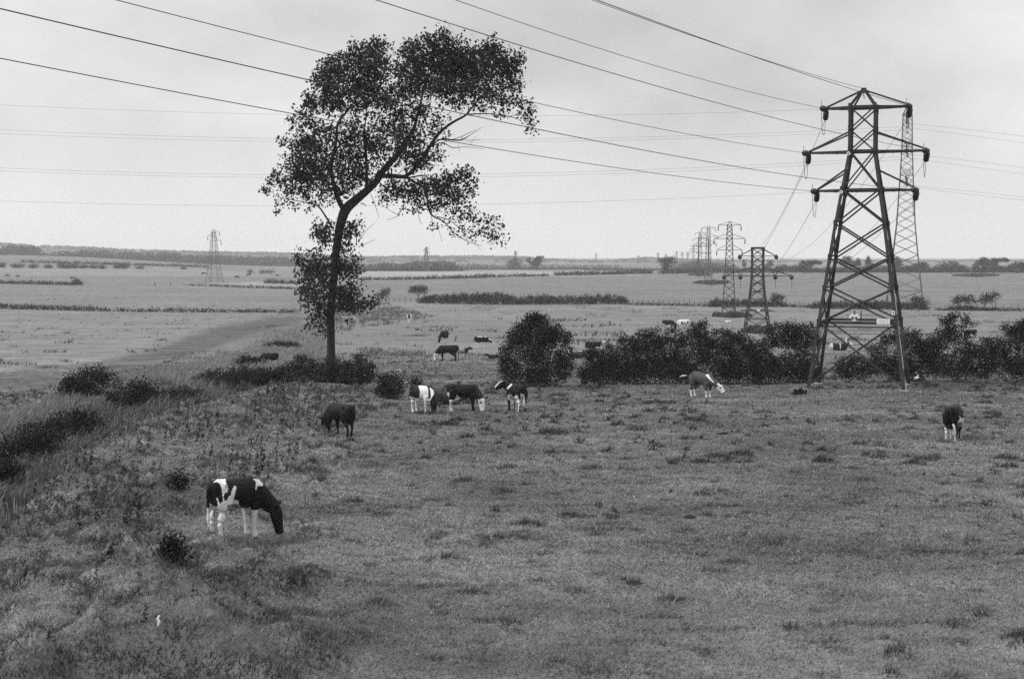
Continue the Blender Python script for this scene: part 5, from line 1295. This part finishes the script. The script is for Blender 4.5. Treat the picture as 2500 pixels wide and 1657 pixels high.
def cow_parts(pose, b=0.0, arch=0.0, tail=None, step=0.0, udder=True, long_=1.0):
    """b: how far the head swings to the animal's left (+) or right (-)"""
    L = []; fat = 1.16
    lying = pose == 'lying'
    body = [(x, y, z + arch * math.exp(-((x + .25) / .38) ** 2) - arch * .9 * math.exp(-((x + .85) / .25) ** 2), w, h) for x, y, z, w, h in BODY]
    L.append(loft([(-.50, -.27, 1.24 + arch - (.58 if lying else 0), .05, .05), (-.50, 0, 1.285 + arch - (.58 if lying else 0), .09, .06), (-.50, .27, 1.24 + arch - (.58 if lying else 0), .05, .05)], 8))
    if not lying: body = [(x, y, z + .045, w, h * .885) for x, y, z, w, h in body]
    if lying: body = [(x, y, z - .58, w * 1.18, h * .95) for x, y, z, w, h in body]
    L.append(loft(body, 16))
    dz = -.58 if lying else 0
    if pose == 'graze':
        neck = [(.42, 0, 1.03, .21, .33), (.62, b * .1, .95, .17, .31), (.80, b * .35, .82, .145, .26), (.94, b * .65, .70, .13, .21), (1.02, b * .85, .62, .12, .18)]
        poll, muz = np.array([1.02, b * .85, .67]), np.array([1.12, b * 1.05, .05])
        q = 1 - .30 * abs(b); neck = [(.42 + (n_[0] - .42) * q,) + n_[1:] for n_ in neck]; poll[0] = .42 + (poll[0] - .42) * q; muz[0] = .42 + (muz[0] - .42) * q
    elif pose == 'low':
        neck = [(.45, 0, 1.03, .21, .31), (.70, b * .1, .97, .16, .26), (.92, b * .35, .85, .125, .20), (1.10, b * .65, .72, .11, .16), (1.2, b * .85, .64, .10, .14)]
        poll, muz = np.array([1.18, b * .85, .70]), np.array([1.50, b * 1.15, .32])
    elif pose == 'up':
        neck = [(.45, 0, 1.03, .21, .31), (.64, b * .12, 1.11, .17, .27), (.77, b * .4, 1.19, .145, .22), (.84, b * .75, 1.26, .12, .17)]
        d = np.array([.3, math.copysign(.9, b), -.65]); d /= np.linalg.norm(d); poll = np.array([.82, b * .8, 1.33]); muz = poll + d * .50
    else:
        neck = [(.45, 0, 1.0 + dz, .22, .31), (.70, b * .1, 1.10 + dz, .155, .24), (.86, b * .3, 1.20 + dz, .12, .18), (.97, b * .5, 1.28 + dz, .10, .14)]
        d = np.array([.6, b * 1.8, -.28]); d /= np.linalg.norm(d); poll = np.array([.95, b * .5, 1.34 + dz]); muz = poll + d * .48
    L.append(loft(neck, 14))
    ax = muz - poll; hd = [poll - ax * .06, poll + ax * .10, poll + ax * .32, poll + ax * .6, poll + ax * .85, poll + ax * .98, poll + ax * 1.03]
    hw = [(.10, .11), (.15, .165), (.155, .18), (.13, .145), (.115, .12), (.12, .105), (.075, .06)]
    L.append(loft([tuple(p) + w for p, w in zip(hd, hw)], 12))
    u = ax / np.linalg.norm(ax); sd = np.cross([0, 0, 1.0], u); sd /= np.linalg.norm(sd) + 1e-9; up = np.cross(u, sd)
    for s in (-1, 1):
        e0 = poll + ax * .04 + sd * s * .08 + up * .03; e1 = e0 + sd * s * .14 - u * .04 + up * .05; e2 = e0 + sd * s * .27 - u * .07 + up * .08
        L.append(loft([tuple(e0) + (.03, .03), tuple(e1) + (.095, .036), tuple(e2) + (.045, .03)], 8))
    global LAST_HEAD
    LAST_HEAD = (poll, muz, sd, up)
    # jaw and brisket
    L.append(loft([(.50, 0, .78 + dz, .13, .13), (.66, 0, .79 + dz, .12, .13), (.78, 0, .82 + dz, .08, .1)], 10))
    if lying:
        for s in (-1, 1):
            L.append(loft([(.50, s * .20, .26, .11, .13), (.66, s * .26, .14, .08, .09), (.45, s * .30, .07, .055, .06), (.28, s * .28, .06, .05, .05)], 8))
            L.append(loft([(-.55, s * .2, .40, .17, .24), (-.35, s * .34, .24, .13, .17), (-.15, s * .40, .12, .08, .09), (-.45, s * .42, .07, .055, .06)], 8))
    else:
        for k, s in enumerate((-1, 1)):
            q = step * (1 if k else -1)
            L.append(loft([p_[:3] + (p_[3] * fat, p_[4] * fat) for p_ in [(.47, s * .17, .88, .11, .17), (.47, s * .19, .70, .095, .13), (.47 + q * .3, s * .185, .56, .075, .085), (.46 + q * .6, s * .175, .40, .055, .060), (.465 + q * .7, s * .17, .35, .058, .062), (.46 + q * .9, s * .165, .24, .040, .044), (.465 + q, s * .165, .11, .043, .048), (.49 + q, s * .165, .04, .056, .068), (.50 + q, s * .165, -.01, .062, .075)]], 10))
            q = -q
            L.append(loft([p_[:3] + (p_[3] * fat, p_[4] * fat) for p_ in [(-.60, s * .15, 1.02, .14, .24), (-.56, s * .18, .86, .135, .23), (-.50 + q * .2, s * .19, .70, .115, .175), (-.56 + q * .5, s * .18, .56, .075, .105), (-.66 + q * .7, s * .175, .44, .055, .075), (-.67 + q * .8, s * .17, .38, .050, .065), (-.645 + q * .9, s * .17, .24, .040, .046), (-.63 + q, s * .17, .11, .044, .050), (-.60 + q, s * .17, .04, .056, .068), (-.59 + q, s * .17, -.01, .062, .075)]], 10))
        if udder: L.append(loft([(-.52, 0, .62, .07, .06), (-.42, 0, .60, .15, .12), (-.28, 0, .62, .13, .09), (-.15, 0, .64, .05, .05)], 10))
    if tail is None:
        tail = [(-.82, 0, 1.26 + dz), (-.90, .0, 1.16 + dz), (-.90, .01, .9 + dz), (-.88, .02, .65 + dz * .9)] + ([(-.87, .03, .48), (-.86, .03, .30)] if not lying else [(-.85, .1, .08)])
    n = len(tail); L.append(loft([tuple(p) + ((.034, .034) if i < n - 2 else ((.05, .05) if i == n - 2 else (.02, .02))) for i, p in enumerate(tail)], 8))
    return [([np.array((p[0] * long_, p[1], p[2])) for p in v], f) for v, f in L]

def cow(label, foot, hpx, yaw, pose='graze', b=0.0, base_tone=.006, paint=(), sink=0.0, voxel=.03, group='cattle in the pasture', name='cow', D=None, ref=1.33, face=None, **kw):
    p0 = gp(*foot) if D is None else root_point(foot[0], foot[1], D); D = p0[1]
    sc = hpx / (FOC / D) / ref
    vs, fs = [], []
    for v, f in cow_parts(pose, b, **kw):
        n = len(vs); vs += [tuple(p) for p in v]; fs += [tuple(i + n for i in q) for q in f]
    me = bpy.data.meshes.new('cow_form'); me.from_pydata(vs, [], fs); me.update()
    tmp = bpy.data.objects.new('cow_form', me); COL.objects.link(tmp)
    rm = tmp.modifiers.new('r', 'REMESH'); rm.mode = 'VOXEL'; rm.voxel_size = voxel; rm.use_smooth_shade = True
    sm = tmp.modifiers.new('s', 'SMOOTH'); sm.factor = .5; sm.iterations = 3
    dg = bpy.context.evaluated_depsgraph_get(); ev = tmp.evaluated_get(dg)
    m2 = bpy.data.meshes.new_from_object(ev); bpy.data.objects.remove(tmp); bpy.data.meshes.remove(me)
    m2.name = 'cow'; n = len(m2.vertices)
    co = np.empty(n * 3, np.float32); m2.vertices.foreach_get('co', co); co = co.reshape(-1, 3).astype(float) * sc
    m2.vertices.foreach_set('co', co.astype(np.float32).ravel())
    y = math.radians(yaw); c, s = math.cos(y), math.sin(y)
    Wd = np.stack([co[:, 0] * c - co[:, 1] * s + p0[0], co[:, 0] * s + co[:, 1] * c + p0[1], co[:, 2] + p0[2] - sink], -1)
    px, py = project(Wd)
    tone = np.full(n, base_tone)
    loc = co / sc
    for val, poly in paint:
        if callable(poly): tone[poly(loc)] = val
        else: tone[inside(px, py, poly)] = val
    if face:
        poll, muz, hs, hu = [np.array(v_) for v_ in LAST_HEAD]; poll[0] *= kw.get('long_', 1); muz[0] *= kw.get('long_', 1); ax = muz - poll; L2 = ax @ ax; r = loc - poll
        t = r @ ax / L2; sdv = r @ hs; upv = r @ hu; near = (t > -.12) & (t < 1.2) & (np.abs(sdv) < .16) & (np.abs(upv) < .2)
        if face == 'full': tone[near & (t > .02)] = .62
        else: tone[near & (np.abs(sdv) < .075) & (upv > -.02)] = .62
        tone[near & (t > .97)] = .06
        tone[near & (np.abs(t - .33) < .07) & (np.abs(np.abs(sdv) - .115) < .035) & (upv > 0)] = .012
    a = m2.attributes.new('coat', 'FLOAT', 'POINT'); a.data.foreach_set('value', tone.astype(np.float32))
    m2.polygons.foreach_set('use_smooth', np.full(len(m2.polygons), True)); m2.materials.clear()
    o = link_mesh(name, m2, COAT, None, (p0[0], p0[1], p0[2] - sink), y)
    return tag(o, label, 'cow', group)

def Q(x0, y0, sc):
    return lambda pts: [((x0 + x / sc) / K, (y0 + y / sc) / K) for x, y in pts]

def herd():
    W_ = .62; G = .20
    z = Q(480, 1130, 7.467)
    cow('foreground black and white cow grazing with white hind legs and white saddle on its rump', (546, 1240), 139, 44, 'graze', b=-.48, long_=.80, voxel=.02, paint=[(W_, lambda p: (p[:, 2] < .74) & (p[:, 0] < -.25) & (p[:, 0] > -.74)), (.60, lambda p: (p[:, 2] < .60) & (p[:, 0] > .2) & (p[:, 0] < .56) & (np.abs(p[:, 1]) < .30)), 
        (W_, z([(300, 350), (370, 290), (430, 250), (585, 235), (535, 280), (530, 350), (570, 410), (570, 490), (550, 530), (505, 550), (490, 600), (500, 670), (530, 690), (560, 660), (590, 600), (625, 590), (640, 500), (690, 400), (730, 450), (705, 520), (700, 580), (680, 620), (680, 680), (730, 670), (765, 690), (770, 750), (800, 790), (830, 830), (700, 900), (560, 850), (540, 900), (490, 1050), (480, 1180), (480, 1420), (280, 1420), (270, 1000), (235, 715), (290, 770), (370, 800), (385, 780), (380, 700), (355, 640), (385, 630), (420, 740), (480, 690), (480, 600), (470, 540), (455, 440), (420, 370), (380, 345)])),
        (W_, z([(1035, 280), (1120, 290), (1190, 350), (1210, 410), (1150, 415), (1110, 410), (1090, 490), (1070, 485), (1085, 350)])),
        
        (.02, z([(305, 880), (335, 890), (335, 960), (310, 960)])), (.16, z([(560, 760), (740, 740), (830, 830), (640, 900), (560, 850)]))])
    z = Q(760, 920, 4.381)
    cow('all black cow grazing toward the left near the rough bank', (786, 1007), 75, 134, 'graze', b=.0, step=.10)
    cow('cow with broad white middle and black head grazing beside the white-faced cow', (977, 953), 63, -46, 'graze', b=-.2, voxel=.025, step=.06, paint=[
        (W_, z([(1145, 90), (1230, 90), (1250, 130), (1255, 240), (1290, 210), (1250, 300), (1260, 420), (1040, 420), (1050, 210), (1125, 215), (1145, 225), (1165, 160)])), (W_, z([(1265, 110), (1310, 140), (1315, 180), (1280, 230), (1275, 160)])),
        (.012, z([(1070, 90), (1145, 90), (1165, 160), (1150, 225), (1070, 215)]))])
    cow('dull dark cow lying down half hidden behind the white-faced cow', (1037, 934), 46, -175, 'lying', base_tone=.045, ref=.85, b=.3)
    cow('black cow with a white face grazing toward the right', (1071, 949), 62, -4, 'graze', b=-.5, face='full', voxel=.025, tail=[(-.82, 0, 1.26), (-.95, -.05, 1.22), (-1.03, -.1, 1.0), (-1.08, -.12, .8), (-1.06, -.12, .55)], paint=[
        (W_, z([(1475, 245), (1530, 240), (1560, 190), (1600, 230), (1650, 265), (1590, 262), (1585, 400), (1450, 400), (1480, 300)])), (W_ * .8, z([(1420, 165), (1475, 165), (1478, 250), (1420, 250)]))])
    cow('black and white cow standing with raised head looking at the camera', (1193, 949.5), 63, 116, 'up', b=.36, face='blaze', voxel=.025, paint=[
        (W_, z([(2085, 115), (2140, 70), (2150, 80), (2100, 135)])), (W_, z([(2100, 195), (2130, 180), (2165, 215), (2160, 260), (2100, 240)])), (W_, z([(2165, 215), (2200, 190), (2235, 250), (2215, 400), (2170, 400), (2185, 290)])), (W_, z([(2240, 175), (2275, 185), (2300, 330), (2230, 300)]))])
    z = Q(1640, 880, 14.26)
    cow('arched dark calf with white face and raised white tail, standing before the long bramble hedge', (1621, 917), 54, -46, 'low', b=.1, face='full', base_tone=.06, arch=.12, voxel=.025, name='calf', tail=[(-.80, 0, 1.12), (-.98, 0, 1.16), (-1.25, .05, 1.16), (-1.5, .1, 1.12), (-1.75, .15, 1.02)], paint=[
        (W_, z([(1170, 490), (1270, 470), (1370, 620), (1490, 760), (1450, 765), (1330, 690), (1230, 570)])), (W_, z([(1590, 780), (1650, 780), (1720, 920), (1800, 1100), (1690, 1180), (1560, 1080), (1480, 1030), (1410, 950), (1430, 940), (1560, 1020), (1620, 960), (1580, 870)])),
        (W_, z([(900, 985), (990, 985), (970, 1180), (950, 1330), (880, 1330)])), (W_, z([(1140, 1150), (1240, 1150), (1200, 1230), (1130, 1260)])), (W_, lambda p: p[:, 0] < -1.12), (W_, lambda p: (p[:, 2] < .40) & (p[:, 0] < .8))])
    z = Q(2270, 960, 11.2)
    cow('lone black and white cow at right seen from behind with a white tail', (2203, 1016), 81, 64, 'graze', b=.1, voxel=.025, tail=[(-.82, 0, 1.26), (-.92, -.02, 1.1), (-.93, -.08, .85), (-.93, -.16, .6), (-.90, -.22, .32)], paint=[
        (W_, z([(740, 820), (830, 690), (790, 570), (830, 640), (880, 685), (930, 660), (970, 740), (1000, 720), (980, 860), (900, 900)])), (.18, z([(740, 810), (830, 760), (900, 800), (910, 900), (780, 920)])),
        (W_, z([(400, 900), (500, 1000), (490, 1400), (400, 1400)])), (W_ * .7, z([(540, 980), (720, 970), (720, 1300), (600, 1400), (540, 1400)])), (W_, lambda p: (p[:, 0] < -.86) & (p[:, 2] < .72)), (W_ * .8, z([(845, 1000), (890, 1000), (880, 1300), (840, 1300)]))])
    z = Q(960, 740, 7.887)
    cow('black cow with white face grazing toward the left in the farther meadow', (1035, 834), 37, 178, 'graze', b=.25, voxel=.035, face='full')
    cow('pale grey cow with dark head lying behind the farther black grazing cow', (1066, 817), 16, 10, 'lying', b=-.2, base_tone=.22, voxel=.035, ref=.85, paint=[(.02, lambda p: p[:, 0] > .35), (W_, lambda p: (p[:, 0] < -.6))])
    cow('dark cow facing the camera with a white tail swung to the right', (1026, 791), 27, -112, 'graze', b=-.1, voxel=.035, tail=[(-.82, 0, 1.26), (-.95, .15, 1.1), (-.95, .45, .85), (-.95, .65, .68)], paint=[(W_ * .8, lambda p: (p[:, 2] < .5) & (p[:, 0] < .62)), (W_, lambda p: p[:, 1] > .42)])
    cow('black cow with white back line walking right toward the large rounded bush', (1113, 803), 26, 4, 'low', voxel=.035, step=.12, paint=[(W_, lambda p: (p[:, 2] < .62) & (np.abs(p[:, 0] - .05) > .25)), (W_, lambda p: (p[:, 2] > 1.27) & (p[:, 0] > -.5) & (np.abs(p[:, 0] - .2) > .1)), (W_, lambda p: (p[:, 0] > .85) & (p[:, 2] > 1.02 - (p[:, 0] - .7) * .4)), (W_, lambda p: p[:, 0] > 1.3)])
    cow('white cow with black rump patch seen from behind, farthest of the central cows', (946.5, 746), 21, 88, 'graze', base_tone=.6, voxel=.035, paint=[(.012, lambda p: (p[:, 0] < -.55) & (np.abs(p[:, 1]) < .16) & (p[:, 2] > .72))])
    cow('dark cow lying flat at the left edge of the large rounded bush', (1139, 829), 12, 175, 'lying', voxel=.035, ref=.85)
    z = Q(1360, 760, 6.572)
    cow('black cow grazing above the long bramble hedge next to a white spotted cow', (1544, 760), 21, -3, 'graze', voxel=.035, paint=[(W_, lambda p: (p[:, 0] < -.45) & (p[:, 2] < .75) & (p[:, 1] < 0))])
    cow('white cow with round black spots grazing behind the long bramble hedge', (1579, 760), 22, 180, 'graze', base_tone=.65, voxel=.035, paint=[(.012, z([(1990, 165), (2015, 165), (2022, 195), (2030, 210), (1990, 195)])), (.012, z([(2085, 155), (2110, 155), (2108, 195), (2085, 190)])), (.012, lambda p: p[:, 0] > .95)])
    cow('dark white-headed cow lying between large rounded bush and bramble hedge, farther of two', (1371, 804), 18, -8, 'lying', b=-.1, voxel=.035, ref=.85, face='full', paint=[(W_, lambda p: (p[:, 2] < .15) & (p[:, 0] > .2))])
    cow('white-faced cow lying right beside the large rounded bush, facing the camera', (1333, 828), 20, 205, 'lying', b=.35, base_tone=.035, voxel=.035, ref=.85, face='full', paint=[(W_ * .6, lambda p: (p[:, 2] > .70) & (p[:, 0] < .4))])
    cow('black cow with white rump and head lying in the meadow framed by the big pylon', (1938, 810), 20, -2, 'lying', voxel=.035, ref=.85, paint=[(W_, lambda p: p[:, 0] < -.62), (W_, lambda p: p[:, 0] > .98), (W_, lambda p: np.abs(p[:, 0] - .1) < .05)])
    cow('grey calf with white legs grazing behind the lying cow framed by the big pylon', (1971, 794), 20, 178, 'graze', base_tone=.15, voxel=.035, name='calf', paint=[(W_, lambda p: p[:, 2] < .5), (W_, lambda p: (p[:, 0] > .95)), (W_, lambda p: (p[:, 0] > .5) & (p[:, 2] > 1.15))])
    cow('black cow with a white forehead almost hidden behind the wind-blown willow bush', (2243, 781), 20, 176, 'graze', voxel=.035, paint=[(W_, lambda p: p[:, 0] > 1.05)])
    cow('black cow half hidden in long grass on the bank left of the poplar', (623, 843), 32, 170, 'graze', b=-.1, voxel=.03, sink=.12, paint=[(W_, lambda p: (p[:, 2] < .62) & (p[:, 0] < -.4))])
    cow('tiny white calf lying in the far meadow left of the flat-topped pylon', (1682, 746), 5.5, 5, 'lying', base_tone=.62, voxel=.04, ref=.75, name='calf')
    # tiny far cattle: one form, copied
    g = random.Random(3); proto = None
    labs = ['tiny dark cow far left, nearest the left picture edge', 'tiny dark cow far left, second from the left picture edge', 'tiny dark cow above the single small bush of the nearer left hedge line', 'tiny dark cow just left of the far left pylon', 'tiny dark cow right of the foot of the far left pylon', 'tiny dark cow well right of the far left pylon under small bushes', 'tiny dark cow beside the far dark hedge left of the poplar']
    for (x, y), lab, yaw in zip([(60, 426), (150, 430), (595, 446), (1680, 410), (1955, 438), (2055, 420), (2285, 425)], labs, [0, 180, 10, 190, 0, 170, 0]):
        fx, fy = x / 3.38 / K, (550 + y / 3.38) / K
        if proto is None:
            proto = cow(lab, (fx, fy), 6.5, yaw, 'graze', base_tone=.03, voxel=.05, group='far cattle in the left fields'); o = proto
        else:
            o = proto.copy(); COL.objects.link(o); o['label'] = lab
            p = gp(fx, fy); o.location = p; o.rotation_euler = (0, 0, math.radians(yaw)); k = g.uniform(.85, 1.15) * p[1] / max(proto.location.y, 1); o.scale = (k, k, k)

herd()

# ------------------------------------------------------------------ birds and small things
def small_things():
    white = plain_mat('white_feather', .75, .05, 20, .8); black = plain_mat('black_feather', .012, .2, 20, .6); wood = plain_mat('weathered_wood', .07, .35, 6, .9, bump=.3)
    p = gp(2118, 884.5); h = 26 / (FOC / p[1])
    r = tag(empty('egret', p), 'white egret standing against the dark brambles right of the big pylon', 'bird'); k = h / .9
    vs, fs = [], []
    for v, f in (loft([(-.20, 0, .38, .02, .02), (-.12, 0, .40, .09, .09), (.02, 0, .42, .125, .12), (.13, 0, .46, .09, .09), (.17, 0, .50, .05, .05)], 10), loft([(.13, 0, .48, .05, .05), (.10, 0, .60, .033, .033), (.03, 0, .70, .028, .028), (.02, 0, .78, .028, .03), (.0, 0, .84, .032, .03), (-.05, 0, .86, .034, .034), (-.09, 0, .86, .02, .02)], 8)):
        n = len(vs); vs += [tuple(np.array(q) * k) for q in v]; fs += [tuple(i + n for i in q) for q in f]
    m = MB(); m.add(vs, fs); m.build('body', white, r, smooth_=True)
    m = MB(); m.tube([np.array((-.09, 0, .86)) * k, np.array((-.20, 0, .92)) * k], [.014, .004], 6); m.build('beak', wood, r)
    for s in (-1, 1):
        m = MB(); m.tube([np.array((.0, s * .04, .36)) * k, np.array((.02, s * .04, .18)) * k, np.array((-.01, s * .04, 0)) * k], .012, 6); m.build('leg', black, r)
    q = at(*Z1(1958, 768), TREE_D + .6)
    r = tag(empty('crow', q), 'black crow perched on the outermost right twig of the poplar', 'bird')
    vs, fs = [], []
    for v, f in (loft([(-.22, 0, -.08, .02, .015), (-.13, 0, -.02, .06, .05), (0, 0, .06, .10, .10), (.05, 0, .15, .085, .09), (.06, 0, .23, .06, .06), (.08, 0, .28, .055, .055), (.11, 0, .30, .04, .04)], 10), loft([(.10, 0, .29, .025, .025), (.19, 0, .275, .006, .006)], 6), loft([(-.12, 0, -.02, .06, .02), (-.30, 0, -.12, .05, .012)], 6)):
        n = len(vs); vs += v; fs += [tuple(i + n for i in t) for t in f]
    m = MB(); m.add(vs, fs); m.build('body', black, r, smooth_=True)
    for s in (-1, 1):
        m = MB(); m.tube([(0, s * .03, .0), (.0, s * .03, -.10)], .01, 5); m.build('leg', black, r)
    m = MB(); p = gp(366, 1444); hh = 24 / (FOC / p[1])
    m.tube([(0, 0, -.04), (.008, 0, hh * .35), (-.006, 0, hh * .7), (.022, 0, hh)], [.018, .024, .02, .012], 8); tag(m.build('marker_stake', WHITE, None, p), 'short white stake standing in the rough foreground grass', 'stake')
    for x, y, r_, lab in [(1593, 1196, .17, 'small dark dung heap in the middle of the right pasture'), (1462, 1348, .16, 'flat dark cow pat in the lower middle of the pasture'), (1243, 972, .16, 'small dark cow pat behind the middle cows on the pasture'), (1672, 1003, .22, 'low dark pat below the arched calf')]:
        p = gp(x, y); bm = MB(); bm.blob((0, 0, .01), r_, r_ * .8, r_ * .45, 12, 6); bm.blob((r_ * .6, .03, 0), r_ * .6, r_ * .5, r_ * .25, 10, 5); bm.blob((-r_ * .7, -.03, 0), r_ * .5, r_ * .45, r_ * .2, 10, 5)
        tag(bm.build('cow_pat', plain_mat('dung', .018, .4, 12, .9, bump=.6), None, p, smooth_=True), lab, 'dung')
    FL = lambda x, y: (x / 4.732 / K, (570 + y / 4.732) / K)
    for (x0, y0), (x1, y1), lab in [((1797, 612), (1785, 560), 'leaning dark wooden post alone in the left fields'), ((1970, 605), (1969, 562), 'upright dark wooden post right of the leaning one')]:
        a = gp(*FL(x0, y0)); D = a[1]; b = at(*FL(x1, y1), D); m = MB(); m.tube([(0, 0, -.3), b - a], [.22, .18], 8)
        tag(m.build('fence_post', wood, None, a), lab, 'post')
    def fence(label, x0, x1, y0, y1, n):
        a = gp((x0 + x1) / 2, (y0 + y1) / 2); r = tag(empty('wire_fence', a), label, 'fence'); P = []
        for i in range(n):
            t = i / (n - 1); q = gp(x0 + (x1 - x0) * t, y0 + (y1 - y0) * t); P.append(q - a); hgt = 1.35 + .35 * ((i * 7) % 3 == 0)
            m = MB(); m.tube([P[-1] - [0, 0, .3], P[-1] + [.03, 0, hgt]], .085, 6); m.build('post', wood, r)
        for hz in (.5, .85, 1.2):
            m = MB(); m.tube([q + [0, 0, hz] for q in P], .018, 4); m.build('wire', WIRE, r)
    fence('wire fence on thin posts between the two dark field hedges', 1450, 1640, 702, 707, 17)
    fence('wire fence on thin posts between flat-topped pylon and big pylon', 1814, 1878, 708, 711, 7)
    fence('wire fence on thin posts at right beyond the wind-cut trees', 2300, 2460, 716, 718, 10)
    fence('short wire fence left of the small flat-topped tree', 898, 962, 697, 699, 6)

small_things()

# ------------------------------------------------------------------ air
def make_haze():
    zs = float(np.min(_zs)) + CAMZ
    m = MB(); bot, top = zs - 3.0, 66.0
    m.box((0, 0, (bot + top) / 2), 19400, 19400, top - bot)
    mt, nt, out = new_mat('haze_air')
    v = node(nt, 'ShaderNodeVolumePrincipled'); v.inputs['Density'].default_value = .00017; v.inputs['Color'].default_value = (.97, .97, .97, 1); v.inputs['Anisotropy'].default_value = 0.1
    nt.links.new(v.outputs[0], out.inputs['Volume'])
    tag(m.build('haze', mt), 'thin pale haze filling the air over the fields', 'haze', kind='stuff')
make_haze()
